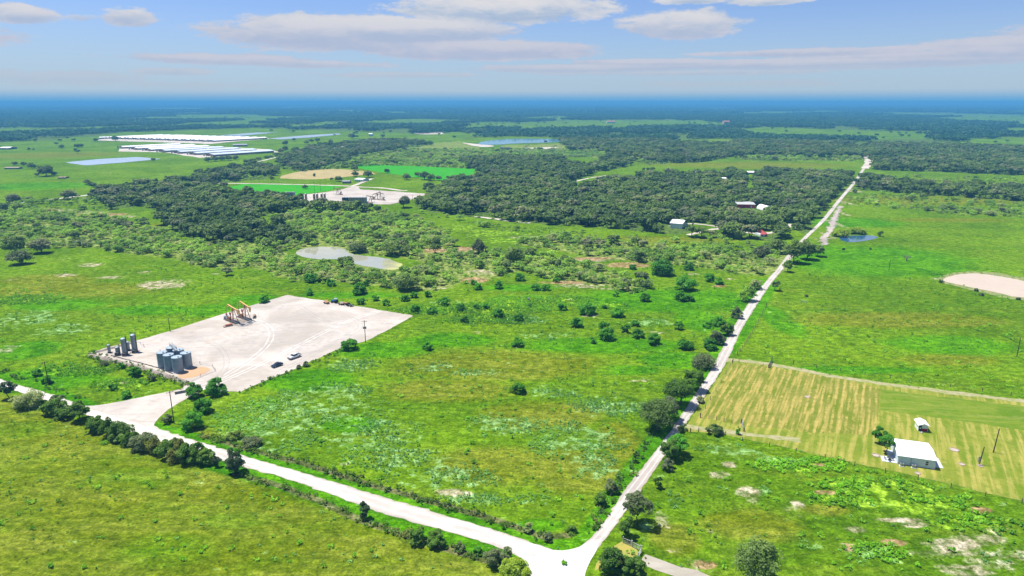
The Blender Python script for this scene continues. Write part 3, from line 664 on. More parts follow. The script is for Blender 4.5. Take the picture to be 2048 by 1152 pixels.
path('lane', [(1284, 1118), (1310, 1128), (1345, 1140), (1400, 1158), (1460, 1180)], 4.0, .030, gravel_material('lane_gravel', (.33, .30, .24), (.48, .44, .38), .1), 'short gravel drive behind the white pipe gate')
path('lane', [(1340, 845), (1375, 852), (1480, 868), (1600, 880)], 2.6, .026, LANEM, 'faint worn drive into the mown field from the road')
path('far_road', FARROAD, 6.5, .15, SANDM, 'thin pale road running diagonally behind the woods at left', 8, .5)
path('far_road', [(380, 368), (430, 366), (600, 369), (700, 372), (716, 374), (770, 376), (800, 381), (815, 381)], 6, .15, SANDM, 'pale farm track behind the far well pad', 6, .4)
path('far_road', [(700, 373), (712, 370), (725, 364), (745, 357)], 6, .17, SANDM, 'short pale track up to the farm sheds', 6, .4)
path('far_road', [(1376, 470), (1440, 455), (1475, 462), (1510, 468), (1545, 466), (1572, 458), (1582, 448)], 4.5, .12, SANDM, 'curving pale drive between the oaks beside the red roofed house', 3, .3)
path('far_road', [(1340, 452), (1380, 446), (1430, 452), (1475, 462)], 4.0, .10, SANDM, 'pale drive to the white metal barn', 3, .3)
path('far_road', [(1730, 337), (1738, 325), (1737, 314), (1722, 307), (1700, 300)], 12, .2, SANDM, 'pale far end of the gravel road bending between woods', 10, 1)
path('creek_bed', [(1650, 490), (1648, 478), (1660, 462), (1665, 445), (1672, 430), (1682, 412)], 4.5, .09, gravel_material('stony_bed', (.30, .25, .22), (.44, .39, .35), .2), 'stony washed out track beside the gravel road', 2, 1.0)
path('far_road', [(950, 433), (985, 437), (1030, 443), (1060, 446)], 5, .12, SANDM, 'pale track along the near edge of the oak wood', 3, .5)
path('far_road', [(1120, 372), (1160, 360), (1200, 352), (1240, 350)], 4, .12, SANDM, 'faint pale track through the meadow between the woods', 5, .6)
sheet('gravel_pad', PAD2, .2, GRAVEL, 'distant white well pad with rusty pumpjacks', .8, 0, 4)
sheet('gravel_pad', PAD3, .4, SANDM, 'small far white well pad between the two lakes', 1.5, 0, 8)
sheet('sand_bank', [(918, 284), (950, 288), (990, 291), (985, 294), (955, 294)], .3, SANDM, 'pale sandy bank at the left end of the far lake', 1.5, 1, 8)
sheet('sand_bank', [(826, 267), (840, 265), (884, 265), (888, 268), (850, 269)], .3, SANDM, 'pale bare pad far off in the green field', 2, 0, 12)
sheet('field', CROPA, .10, CROPM, 'vivid green crop field behind the farm trees', 1, 0, 5)
sheet('field', CROPB, .10, CROPM, 'vivid green crop field left of the distant well pad', 1, 0, 5)
sheet('field', TILLED, .12, TILLM, 'tan stubble field between two green crops', 1.2, 1, 5)
alg = GL([(762, 525), (815, 525)])
sheet('pond_water', PONDA, .05, water_material('muddy_water', (.34, .335, .25), .04, (alg[0][0], alg[1][0])), 'muddy pond with yellow green scum at its right end', .6, 2)
sheet('pond_water', PONDB, .05, water_material('clear_water', (.025, .09, .19), .04), 'small blue stock pond beside the far end of the road', .4, 2)
sheet('pond_rim', [(1868, 562), (1890, 548), (1930, 542), (1985, 544), (2040, 554), (2100, 566), (2130, 592), (2050, 604), (1985, 590), (1925, 576)], .03, mat('weedy_bank', (.085, .17, .02), .95, col2=(.30, .26, .12), scale=.4), 'weedy yellow green bank round the tan pond', .7, 2)
sheet('pond_water', PONDC, .06, water_material('tan_water', (.54, .43, .31), .3), 'pale tan muddy pond in the right pasture', .4, 2)
LW = water_material('lagoon_water', (.46, .50, .54), .12)
sheet('lake_water', LAKED, .5, water_material('lake_water', (.13, .30, .36), .1), 'pale blue lake beyond the woods', 2, 1, 10)
sheet('lake_water', LAKEE, .5, water_material('green_lake_water', (.11, .32, .32), .1), 'small turquoise pond right of the far well pad', 2, 1, 10)
sheet('lagoon_water', LAGF, .3, LW, 'grey lagoon in the left field in front of the barns', 1, 0, 8)
sheet('lagoon_water', LAGG, .5, LW, 'long blue lagoon behind the upper row of barns', 1, 0, 12)
sheet('lagoon_water', LAGH, .5, LW, 'long blue lagoon right of the upper barns', 1, 0, 12)
sheet('barn_yard', [(238, 303), (330, 305), (400, 316), (425, 314), (560, 304), (540, 299), (365, 289), (240, 295)], .25, SANDM, 'pale dirt yard around the lower barns', 2, 0, 10)
sheet('barn_yard', [(195, 281), (300, 284), (420, 288), (480, 282), (545, 277), (360, 269), (205, 274)], .3, SANDM, 'pale dirt yard around the upper barns', 2, 0, 12)
# ------------------------------------------------------------------ vegetation meshes
def crown_geo(r, n_clump, n_leaf, leaf, R3=(1, 1, .75), zc=0, low=-.3, seed=0, clump=.34, outward=.6, sparse=0, cyl=0):
    """leaf sized quads gathered into uneven clumps through a crown volume"""
    g = np.random.default_rng(seed)
    c = []
    while len(c) < n_clump:
        v = g.normal(size=3); v /= np.linalg.norm(v)
        if v[2] < low: continue
        k = g.uniform(.45, .86) if not cyl else g.uniform(.35, .9)
        c.append(v * k * np.array([1 + .22 * math.sin(3 * v[0] + seed), 1 + .2 * math.cos(2.5 * v[1] + seed * 2), 1 + .15 * g.normal()]))
    c = np.array(c) * np.array(R3) * r
    V = []
    for i, cc in enumerate(c):
        cr = clump * r * g.uniform(.6, 1.25)
        d = g.normal(size=(n_leaf, 3)); d /= np.linalg.norm(d, axis=1)[:, None]
        d[:, 2] = np.where(d[:, 2] < -.35, -d[:, 2], d[:, 2])
        rad = g.uniform(.55, 1.05, (n_leaf, 1)) ** .6
        p = cc + d * cr * rad * np.array([1, 1, .8])
        nrm = d * outward + np.array([0, 0, .45]) + g.normal(size=(n_leaf, 3)) * (1 - outward) * .9; nrm /= np.linalg.norm(nrm, axis=1)[:, None]
        t1 = np.cross(nrm, g.normal(size=(n_leaf, 3))); t1 /= np.linalg.norm(t1, axis=1)[:, None]; t2 = np.cross(nrm, t1)
        s = leaf * g.uniform(.6, 1.35, (n_leaf, 1)) / 2; e = g.uniform(.6, 1.0, (n_leaf, 1))
        V.append(np.stack([p - t1 * s - t2 * s * e, p + t1 * s - t2 * s * e * .7, p + t1 * s * .8 + t2 * s * e, p - t1 * s * .9 + t2 * s * e * 1.1], 1))
    V = np.concatenate(V).reshape(-1, 3); V[:, 2] += zc
    V[:, 2] = np.maximum(V[:, 2], .02)
    F = np.arange(len(V)).reshape(-1, 4)
    return V, F
def trunk_geo(h, r, spread, n=4, seed=0, sides=6, z0=.45):
    g = np.random.default_rng(seed + 91); mb = MB()
    mb.cyl((0, 0, -.1), (g.normal() * .08 * h, g.normal() * .08 * h, h * z0), r, r * .72, sides, cap=False)
    base = Vector(((0 + mb.v[-1][0]) * .0, 0, h * z0 * .96))
    for k in range(n):
        a = 2 * math.pi * (k + g.uniform(-.3, .3)) / n
        mid = base + Vector((math.cos(a) * spread * .45, math.sin(a) * spread * .45, h * .25))
        end = mid + Vector((math.cos(a + .3) * spread * .4, math.sin(a + .3) * spread * .4, h * g.uniform(.15, .35)))
        mb.cyl(base, mid, r * .55, r * .35, 5, cap=False); mb.cyl(mid, end, r * .35, r * .1, 5, cap=False)
    return mb
def quad_mesh(name, V, F, mats, trunk=None):
    me = bpy.data.meshes.new(name)
    vs = V; fs = [tuple(f) for f in F.tolist()]; mi = [0] * len(fs)
    if trunk:
        b = len(V); vs = np.vstack([V, np.array([tuple(p) for p in trunk.v])]); fs = fs + [tuple(i + b for i in f) for f in trunk.f]; mi += [1] * len(trunk.f)
    me.from_pydata(vs.tolist(), [], fs)
    for m in mats: me.materials.append(m)
    me.polygons.foreach_set('material_index', mi); me.update(); return me
def geo(V, F, trunk=None):
    if trunk is None: return V, [tuple(f) for f in F.tolist()], [0] * len(F)
    b = len(V)
    return np.vstack([V, np.array([tuple(p) for p in trunk.v])]), [tuple(f) for f in F.tolist()] + [tuple(i + b for i in f) for f in trunk.f], [0] * len(F) + [1] * len(trunk.f)

def make_stuff(name, label, cat, protos, mats, pts, scale, rot, pid):
    """one object: prototype clumps plus points, spread by geometry nodes"""
    nv = 0; V = []; Fc = []; mi = []; pk = []
    for k, (v, f, m) in enumerate(protos):
        V.append(np.asarray(v)); Fc += [tuple(i + nv for i in ff) for ff in f]; mi += list(m); pk += [k + 1] * len(v); nv += len(v)
    pts = np.asarray(pts); N = len(pts)
    V = np.vstack(V + [np.column_stack([pts, np.zeros(N)])])
    me = bpy.data.meshes.new(name); me.from_pydata(V.tolist(), [], Fc)
    for m in mats: me.materials.append(m)
    me.polygons.foreach_set('material_index', mi)
    def at(n, t, arr):
        a = me.attributes.new(n, t, 'POINT'); a.data.foreach_set('value', arr)
    at('proto', 'INT', np.array(pk + [0] * N, np.int32))
    at('size', 'FLOAT', np.concatenate([np.zeros(nv), scale]).astype(np.float32))
    at('turn', 'FLOAT', np.concatenate([np.zeros(nv), rot]).astype(np.float32))
    at('pick', 'INT', np.concatenate([np.zeros(nv), pid]).astype(np.int32))
    me.update()
    o = link(name, me); tag(o, label, cat, kind='stuff')
    ng = bpy.data.node_groups.new(name, 'GeometryNodeTree')
    ng.interface.new_socket('Geometry', in_out='INPUT', socket_type='NodeSocketGeometry')
    ng.interface.new_socket('Geometry', in_out='OUTPUT', socket_type='NodeSocketGeometry')
    n = ng.nodes; L = ng.links
    gi = n.new('NodeGroupInput'); go = n.new('NodeGroupOutput')
    def na(nm, dt):
        a = n.new('GeometryNodeInputNamedAttribute'); a.data_type = dt; a.inputs[0].default_value = nm; return a.outputs[0]
    pr = na('proto', 'INT')
    def sepk(k):
        c = n.new('FunctionNodeCompare'); c.data_type = 'INT'; c.operation = 'EQUAL'
        L.new(pr, c.inputs[2]); c.inputs[3].default_value = k
        s = n.new('GeometryNodeSeparateGeometry'); s.domain = 'POINT'
        L.new(gi.outputs[0], s.inputs[0]); L.new(c.outputs[0], s.inputs[1]); return s.outputs[0]
    j = n.new('GeometryNodeJoinGeometry')
    for k in range(len(protos)):
        ti = n.new('GeometryNodeGeometryToInstance'); L.new(sepk(k + 1), ti.inputs[0]); L.new(ti.outputs[0], j.inputs[0])
    iop = n.new('GeometryNodeInstanceOnPoints'); L.new(sepk(0), iop.inputs[0]); L.new(j.outputs[0], iop.inputs['Instance'])
    iop.inputs['Pick Instance'].default_value = True; L.new(na('pick', 'INT'), iop.inputs['Instance Index'])
    cx = n.new('ShaderNodeCombineXYZ'); L.new(na('turn', 'FLOAT'), cx.inputs[2]); L.new(cx.outputs[0], iop.inputs['Rotation'])
    cs = n.new('ShaderNodeCombineXYZ'); sz = na('size', 'FLOAT')
    for k in range(3): L.new(sz, cs.inputs[k])
    L.new(cs.outputs[0], iop.inputs['Scale']); L.new(iop.outputs[0], go.inputs[0])
    md = o.modifiers.new('spread', 'NODES'); md.node_group = ng
    return o
def jgrid(x0, x1, y0, y1, s, seed):
    g = np.random.default_rng(seed)
    X, Y = np.meshgrid(np.arange(x0, x1, s), np.arange(y0, y1, s))
    P = np.stack([X.ravel(), Y.ravel()], 1); P = P + g.uniform(-.46, .46, P.shape) * s
    return P
def in_view(P, pad=6, rmax=1e9):
    a = np.degrees(np.arctan2(P[:, 0], P[:, 1])); r = np.hypot(P[:, 0], P[:, 1])
    return (np.abs(a) < 38.5 + pad) & (P[:, 1] > 100) & (r < rmax)

# keep vegetation off the roads, pads, water and houses
BLOCK = [PAD, APRON, BATTERY, [(588, 505), (604, 495), (632, 491), (668, 490), (692, 496), (700, 507), (735, 510), (765, 512), (790, 518), (808, 529), (800, 546), (775, 547), (740, 542), (706, 536), (672, 526), (632, 525), (600, 519)], PONDB, PONDC, PAD2, YARD]
HOUSES = [(1351, 456, 14, 26), (1492, 414, 22, 52), (1537, 420, 9, 34), (1528, 472, 9, 24), (1443, 358, 12, 60), (1508, 347, 20, 40)]
def blocked(P):
    m = np.zeros(len(P))
    for p in BLOCK: m = np.maximum(m, pmask(P, p, .5))
    for L, w in ((FARROAD, 6), ([((a[0] + b[0]) / 2, (a[1] + b[1]) / 2) for a, b in zip(ROAD1_U[:15], ROAD1_L[:15])], 8),
                 ([(1183, 1110), (1269, 957), (1349, 850), (1410, 775), (1443, 724), (1468, 667), (1507, 605), (1538, 563), (1564, 535), (1576, 516), (1609, 477), (1633, 455), (1652, 435), (1679, 400), (1710, 365), (1728, 337)], 7),
                 ([(1648, 490), (1655, 465), (1668, 440), (1682, 412)], 7),
                 ([(430, 366), (600, 369), (700, 372), (770, 376)], 8), ([(1376, 470), (1440, 455), (1475, 462), (1510, 468), (1545, 466), (1572, 458), (1582, 448)], 5), ([(1340, 452), (1380, 446), (1430, 452)], 5)):
        m = np.maximum(m, lmask(P, L, w, .5))
    for e_ in BROWN + [b_ for b_ in BARE if b_[1] < 620]:
        m = np.maximum(m, (emask(P, *e_) > .55) * (vnoise(P, 5, 12) > .3) * 1.0)
    for cx, cy, rx, ry in HOUSES:
        c = G(cx, cy + 2); m = np.maximum(m, ((np.abs(P[:, 0] - c[0]) < rx) & (P[:, 1] - c[1] < 12) & (P[:, 1] - c[1] > -ry)) * 1.0)
    return m > .5

oak_geo = []
for s in range(6):
    V, Fq = crown_geo(5.4, 20, 44, 1.15, (1, 1, .62), 5.2, -.25, 10 + s, .36)
    oak_geo.append(geo(V, Fq, trunk_geo(6.5, .35, 3.6, 3, s)))
mes_geo = []
for s in range(5):
    V, Fq = crown_geo(3.6, 15, 38, .62, (1, 1, .5), 2.3, -.3, 40 + s, .36)
    mes_geo.append(geo(V, Fq, trunk_geo(3.2, .14, 2.4, 4, s, 4, .25)))
brush_geo = []
for s in range(4):
    V, Fq = crown_geo(1.7, 9, 30, .42, (1, 1, .6), .9, -.3, 60 + s, .4)
    brush_geo.append(geo(V, Fq))

# ---- woodland trees
P = jgrid(-1900, 2100, 380, 1950, 9.6, 1)
r = np.hypot(P[:, 0], P[:, 1]); P = P[in_view(P) & (r < 1900)]
fm = forest_m(P, 3); keep = (fm > .5) & ~blocked(P)
sparse = fbm(P, 60, 9); far_ = sstep(np.hypot(P[:, 0], P[:, 1]), 950, 1400); keep &= (sparse > .27 + .13 * far_) | (rng.random(len(P)) > .7 + .2 * far_)
WOOD = P[keep]
# oak groups mixed into the scrub
P = jgrid(-1300, 1500, 360, 1500, 11, 3); P = P[in_view(P)]
sm_ = scrub_m(P, 4); k = (sm_ > .3) & ~blocked(P) & (rng.random(len(P)) < (.015 + .20 * sstep(fbm(P, 70, 21), .54, .66)))
WOOD2 = P[k]
WOODP = np.vstack([WOOD, WOOD2])
ws = np.concatenate([rng.uniform(.62, 1.32, len(WOOD)), rng.uniform(.5, .95, len(WOOD2))])
wr = rng.uniform(0, 6.28, len(WOODP)); wp = rng.integers(0, 6, len(WOODP))
order = np.argsort(np.hypot(WOODP[:, 0], WOODP[:, 1]) / ws)
px = WOODP[:, 0] / WOODP[:, 1] * F
near = [i for i in order if abs(px[i]) < 1010][:270]
nearset = np.zeros(len(WOODP), bool); nearset[near] = True
def pix(p):
    d = math.hypot(p[1], H); c = p[1] * math.cos(PITCH) + H * math.sin(PITCH); u = p[1] * math.sin(PITCH) - H * math.cos(PITCH)
    return 1024 + F * p[0] / c, 576 - F * u / c
def wood_place(p, inw):
    x, y = pix(p)
    if not inw: return ('single dark oak standing among the pale scrub left of the muddy pond', 'dark oaks in the left scrub') if x < 590 else ('single dark oak standing in the scrub between pond and road', 'dark oaks in the right scrub')
    if x < 420: return 'dark oak in the left wood below the long diagonal far road', 'oaks of the left wood, left half'
    if x < 800: return 'dark oak in the left wood in front of the distant well pad', 'oaks of the left wood, right half'
    if x < 1080: return 'dark oak at the near edge of the big wood, left of its pale track', 'oaks at the left end of the big wood'
    if x < 1335: return 'dark oak at the near edge of the big wood left of the white barn', 'oaks in the middle of the big wood'
    if x < 1480: return 'dark oak around the white metal barn and its drive', 'oaks round the white barn'
    if x < 1700: return 'dark oak between the red roofed house and the gravel road', 'oaks beside the red roofed house'
    return 'dark oak in the tree strip right of the far gravel road', 'oaks right of the far road'
def scrub_place(p):
    x, y = pix(p)
    if x < 350: return 'feathery light green mesquite bordering the left field with bare patches', 'mesquites behind the left field'
    if x < 620: return 'feathery light green mesquite between the left field and the muddy pond', 'mesquites left of the pond'
    if x < 880: return 'feathery light green mesquite in front of the muddy pond', 'mesquites in front of the pond'
    if x < 1080: return 'feathery light green mesquite in the thicket right of the muddy pond', 'mesquites right of the pond'
    if x < 1310 and y > 515: return 'feathery light green mesquite in the tongue of scrub above the round bushes', 'mesquites of the middle thicket'
    return 'feathery light green mesquite in the belt left of the upper gravel road', 'mesquites left of the upper road'
oak_me = [None] * 6
for k in range(6):
    v, f, mi = oak_geo[k]; me = bpy.data.meshes.new('oak_tree'); me.from_pydata(np.asarray(v).tolist(), [], f)
    me.materials.append(OAK); me.materials.append(BARK); me.polygons.foreach_set('material_index', mi); me.update(); oak_me[k] = me
for i in near:
    o = link('oak_tree', oak_me[wp[i]]); o.location = (WOODP[i, 0], WOODP[i, 1], 0); o.rotation_euler = (0, 0, wr[i]); o.scale = (ws[i],) * 3
    inw = i < len(WOOD)
    ph, gr = wood_place(WOODP[i], inw)
    tag(o, ph, 'tree', gr)
rest = ~nearset
make_stuff('woodland', 'dense dark green oak woods in the middle distance', 'woods', oak_geo, [OAK, BARK], WOODP[rest], ws[rest], wr[rest], wp[rest])

# ---- mesquite scrub
P = jgrid(-1300, 1500, 330, 1500, 6.4, 5); P = P[in_view(P)]
sm_ = scrub_m(P, 3); k = (rng.random(len(P)) < sm_ * (.35 + 1.1 * sstep(fbm(P, 28, 31), .3, .6))) & ~blocked(P)
SCR = P[k]; n = len(SCR)
ss_ = rng.uniform(.45, 1.2, n); sr = rng.uniform(0, 6.28, n); sp = rng.integers(0, 5, n)
order = np.argsort(np.hypot(SCR[:, 0], SCR[:, 1]) / ss_); px = SCR[:, 0] / SCR[:, 1] * F
near = [i for i in order if abs(px[i]) < 1010][:290]
ns = np.zeros(n, bool); ns[near] = True
mes_me = []
for k in range(5):
    v, f, mi = mes_geo[k]; me = bpy.data.meshes.new('mesquite_bush'); me.from_pydata(np.asarray(v).tolist(), [], f)
    me.materials.append(MESQ); me.materials.append(BARK); me.polygons.foreach_set('material_index', mi); me.update(); mes_me.append(me)
for i in near:
    o = link('mesquite_tree', mes_me[sp[i]]); o.location = (SCR[i, 0], SCR[i, 1], 0); o.rotation_euler = (0, 0, sr[i]); o.scale = (ss_[i],) * 3
    ph, gr = scrub_place(SCR[i])
    tag(o, ph, 'small tree', gr)
make_stuff('scrub', 'pale green mesquite thicket in front of the woods', 'scrub', mes_geo, [MESQ, BARK], SCR[~ns], ss_[~ns], sr[~ns], sp[~ns])
# low undergrowth between them
P = jgrid(-1100, 1300, 330, 1250, 3.6, 8); P = P[in_view(P)]
sm_ = np.maximum(scrub_m(P, 4), .55 * forest_m(P, 4)); k = (rng.random(len(P)) < sm_ * .75) & ~blocked(P)
U = P[k]; n = len(U)
make_stuff('undergrowth', 'low mixed brush between the scrub trees', 'undergrowth', brush_geo, [MESQ], U, rng.uniform(.4, 1.0, n), rng.uniform(0, 6.28, n), rng.integers(0, 4, n))

# ---- far woods as groves
def grove(rad, n, tree, leaf, seed, nl=40):
    g = np.random.default_rng(seed); Vs = []
    for i in range(n):
        a = g.uniform(0, 6.28); q = rad * math.sqrt(g.random()); s = g.uniform(.6, 1.3)
        V, Fq = crown_geo(tree * s, 5, nl // 5, leaf, (1, 1, .6), tree * s * .95, -.1, int(g.integers(1e6)), .5)
        V[:, 0] += math.cos(a) * q; V[:, 1] += math.sin(a) * q; Vs.append(V)
    V = np.concatenate(Vs); return geo(V, np.arange(len(V)).reshape(-1, 4))
g1 = [grove(36, 34, 5.6, 3.0, 100 + s) for s in range(4)]
P = jgrid(-5200, 5200, 1850, 6400, 52, 11); r = np.hypot(P[:, 0], P[:, 1]); P = P[in_view(P, 4) & (r > 1880) & (r < 6300)]
k = (forest_m(P, 20) > .5) & (fbm(P, 210, 77) > .37) & (rng.random(len(P)) < .93) & ~(pmask(P, LAKED, 20) > .3); P = P[k]; n = len(P)
make_stuff('far_woods', 'blue green woods stretching across the distance', 'woods', g1, [FAROAK], P, rng.uniform(.8, 1.25, n), rng.uniform(0, 6.28, n), rng.integers(0, 4, n))
g2 = [grove(130, 70, 9, 9.0, 200 + s, 20) for s in range(3)]
P = jgrid(-22000, 22000, 4000, 26000, 190, 12); r = np.hypot(P[:, 0], P[:, 1]); P = P[in_view(P, 2) & (r > 6200) & (r < 26000)]
k = (forest_m(P, 60) > .5) & (fbm(P * np.array([.5, 1]), 900, 78) > .36); P = P[k]; n = len(P)
make_stuff('horizon_woods', 'hazy blue woods along the horizon', 'woods', g2, [FAROAK], P, rng.uniform(.8, 1.3, n), rng.uniform(0, 6.28, n), rng.integers(0, 3, n))

P = jgrid(-3600, 3600, 900, 4800, 26, 15); P = P[in_view(P, 3)]; nf = 1 - forest_m(P, 5); line = sstep(np.abs(fbm(P, 500, 33) - .5), .012, .004)
k = (rng.random(len(P)) < nf * (.012 + .30 * line)) & (np.hypot(P[:, 0], P[:, 1]) > 1500) & ~blocked(P)
for q in (LAKED, LAKEE, LAGF, LAGG, LAGH, CROPA, CROPB, TILLED, PAD3, [(170, 295), (200, 270), (340, 262), (560, 268), (580, 305), (420, 318)]): k &= pmask(P, q, 4) < .3
P = P[k]; n = len(P)
make_stuff('scattered_far_trees', 'small dark trees sprinkled over the distant fields', 'trees', oak_geo, [FAROAK, BARK], P, rng.uniform(.6, 1.1, n), rng.uniform(0, 6.28, n), rng.integers(0, 6, n))
# ---- weeds and tufts on the near fields
def tuft(r, n, leaf, h, seed):
    return geo(*crown_geo(r, 4, n // 4, leaf, (1, 1, h), r * h * .6, -.1, seed, .5, .35))
tf = [tuft(.62, 28, .30, .7, 300 + s) for s in range(4)]
def tufts(name, label, cat, m, dens, s, x0, x1, y0, y1, smin, smax, seed):
    P = jgrid(x0, x1, y0, y1, s, seed); P = P[in_view(P, 3)]
    d = dens(P); k = rng.random(len(P)) < d; P = P[k]; P = P[~blocked(P)]; n = len(P)
    make_stuff(name, label, cat, tf, [m], P, rng.uniform(smin, smax, n), rng.uniform(0, 6.28, n), rng.integers(0, 4, n))
def blobd(L):
    def f(P):
        m = np.zeros(len(P))
        for e in L:
            if e[1] > 590: m = np.maximum(m, emask(P, *e))
        return m
    return f
sil = blobd(SILVER); bri = blobd(BRIGHT); bar = blobd(BARE)
tufts('silver_weeds', 'silvery green weeds spread over the main field', 'weeds', SILV, lambda P: np.clip(sil(P) * 1.6 * sstep(fbm(P, 9, 41), .40, .62) + .02, 0, 1) * (1 - .7 * bar(P)), 1.15, -180, 200, 130, 330, .35, .95, 51)
tufts('green_weeds', 'bright green weed clumps in the near pastures', 'weeds', TUFT, lambda P: np.clip(bri(P) * 1.9 * sstep(fbm(P, 10, 42), .30, .55) + .035, 0, 1) * (1 - .7 * bar(P)), 1.3, -280, 300, 130, 420, .45, 1.6, 52)
tufts('grass_clumps', 'coarse tufts of olive grass in the near fields', 'grass', GRASST, lambda P: np.clip(.10 + .25 * sstep(fbm(P, 18, 43), .5, .7), 0, 1), 1.7, -240, 260, 130, 330, .22, .6, 53)
# ditch weeds along the fence lines of the gravel roads
def near_line(L, w): return lambda P: lmask(P, L, w, .6)
def ditch(P):
    m = np.maximum(lmask(P, DITCH, 1.5, .8), .8 * lmask(P, DITCHB, 1.4, .7)); m = np.maximum(m, .8 * lmask(P, [(1180, 1065), (1225, 985), (1285, 900), (1325, 845)], 1.6, .8))
    m = np.maximum(m, .8 * lmask(P, [(180, 712), (290, 742), (374, 772)], 2.5, 1.5)); m = np.maximum(m, .7 * lmask(P, [(484, 784), (600, 737), (680, 702)], 1.2, .8))
    return np.maximum(m, .6 * lmask(P, [(0, 742), (100, 776), (160, 797)], 1.5, .8))
P = jgrid(-300, 200, 120, 340, 1.25, 54); P = P[in_view(P, 3)]; P = P[rng.random(len(P)) < .6 * ditch(P)]; n = len(P)
make_stuff('ditch_weeds', 'dark scrubby weeds along the roadside ditches', 'weeds', tf, [HEDGE], P, rng.uniform(.5, 1.7, n), rng.uniform(0, 6.28, n), rng.integers(0, 4, n))

# ------------------------------------------------------------------ single trees and bushes
def plant(kind, cx, cy, wpx, label, cat, group=None, hpx=None, m=BUSH, seed=0, name='bush', bare=False, low=-.3, tall=None):
    """a bush or tree with its own shape: photograph foot position, width and height"""
    s = mpp(cy); rad = wpx * s / 2; x, y = G(cx, cy); y += rad * .45
    hh = (hpx if hpx else wpx * .72) * vmpp(cy) * .92
    dist = math.hypot(x, y); leaf = max(.28, min(1.0, dist / 600 * .8)) * (1.0 if rad < 5 else 1.15)
    area = 4 * rad * rad * 2.2 + rad * hh * 3; nleaf = int(min(7000, max(420, area / (leaf * leaf) * 3.2)))
    if m in (MESQ, OLIVE): nleaf = int(nleaf * .7)
    ncl = int(min(60, max(14, rad * rad * 2.6)))
    e = empty(name, (x, y, 0), 0, label=label, cat=cat, group=group)
    if kind == 'tree':
        z0 = hh * .16; V, Fq = crown_geo(rad, ncl, nleaf // ncl, leaf, (1, 1, max(.35, (hh - z0) / 2 / rad)), z0 + (hh - z0) * .45, -.8, seed, .33)
        quad = quad_mesh('crown', V, Fq, [m]); link('crown', quad, e)
        trunk_geo(hh * .8, max(.12, rad * .06), rad * .8, 4, seed, 7, .35).build('trunk', DEAD if bare else BARK, e)
    elif kind == 'upright':
        V, Fq = crown_geo(rad, ncl, nleaf // ncl, leaf, (1, 1, hh / 2 / rad), hh * .48, -1, seed, .34, .4)
        V[:, 0] *= (1.15 - .6 * V[:, 2] / hh); V[:, 1] *= (1.15 - .6 * V[:, 2] / hh)
        link('crown', quad_mesh('crown', V, Fq, [m]), e)
        trunk_geo(hh * .8, max(.1, rad * .08), rad * .5, 3, seed, 6, .5).build('trunk', BARK, e)
    else:
        V, Fq = crown_geo(rad, ncl, nleaf // ncl, leaf, (1, 1, max(.42, hh * .62 / rad)), hh * .36, -.55, seed, .34)
        link('crown', quad_mesh('crown', V, Fq, [m]), e)
        trunk_geo(hh * .8, max(.08, rad * .035), rad * .8, 4, seed, 5, .2).build('stem', DEAD if bare else BARK, e)
    return e
ORD = ['first', 'second', 'third', 'fourth', 'fifth', 'sixth', 'seventh', 'eighth', 'ninth', 'tenth', 'eleventh', 'twelfth']
NUM = ['', 'one', 'two', 'three', 'four', 'five', 'six', 'seven', 'eight', 'nine', 'ten', 'eleven', 'twelve']
def zz(L, ox, oy, k): return [(ox + a * k, oy + b * k, c * k) for a, b, c in L]
Z8 = lambda L: zz(L, 560, 460, .3613)
Z1 = lambda L: zz(L, 1200, 460, .4141)
CLUSTERS = [
    ('behind the back corner of the gravel pad', Z8([(165, 362, 45), (170, 292, 72), (275, 312, 50), (435, 357, 80), (445, 414, 50), (470, 312, 45)])),
    ('in the row right of the parked tractors', Z8([(522, 393, 42), (585, 419, 45), (690, 396, 50), (740, 376, 45), (820, 373, 45)])),
    ('near the right corner of the gravel pad', Z8([(750, 459, 62), (838, 466, 55), (905, 419, 62)])),
    ('in the upper meadow below the mesquite thicket', Z8([(1070, 306, 40), (1093, 331, 48), (1210, 326, 55), (1330, 283, 60), (1420, 336, 52), (1470, 336, 52), (1532, 291, 38), (1858, 369, 35), (1967, 346, 35)])),
    ('in the centre of the upper meadow', Z8([(1000, 451, 55), (1022, 516, 48), (1090, 441, 42), (1140, 441, 42), (1205, 489, 72), (1315, 506, 60), (1385, 429, 30)])),
    ('in the middle of the meadow right of centre', Z8([(1565, 446, 55), (1640, 541, 70), (1705, 471, 88), (1730, 629, 42), (1792, 556, 68), (1797, 436, 32), (1810, 613, 88), (1868, 483, 68)])),
    ('in the right half of the meadow', Z1([(127, 498, 50), (175, 466, 42), (180, 523, 58), (265, 556, 70), (385, 483, 48), (418, 579, 70), (523, 471, 46), (575, 466, 62)])),
    ('in the upper right meadow', Z1([(85, 423, 58), (158, 191, 38), (218, 346, 54), (308, 223, 102), (412, 294, 90), (430, 196, 45), (397, 343, 66), (437, 346, 42), (532, 251, 54), (580, 264, 46)])),
    ('standing alone in the big near field', Z8([(815, 666, 58), (1312, 646, 60), (1322, 909, 80)])),
    ('beside the entrance of the gravel pad', [(386, 797, 34), (429, 792, 40), (404, 828, 38), (379, 862, 42)]),
    ('in the grass strip left of the tank battery', [(222, 781, 18), (250, 797, 20), (73, 752, 18), (91, 769, 20), (267, 756, 26), (240, 738, 16)]),
]
k = 0
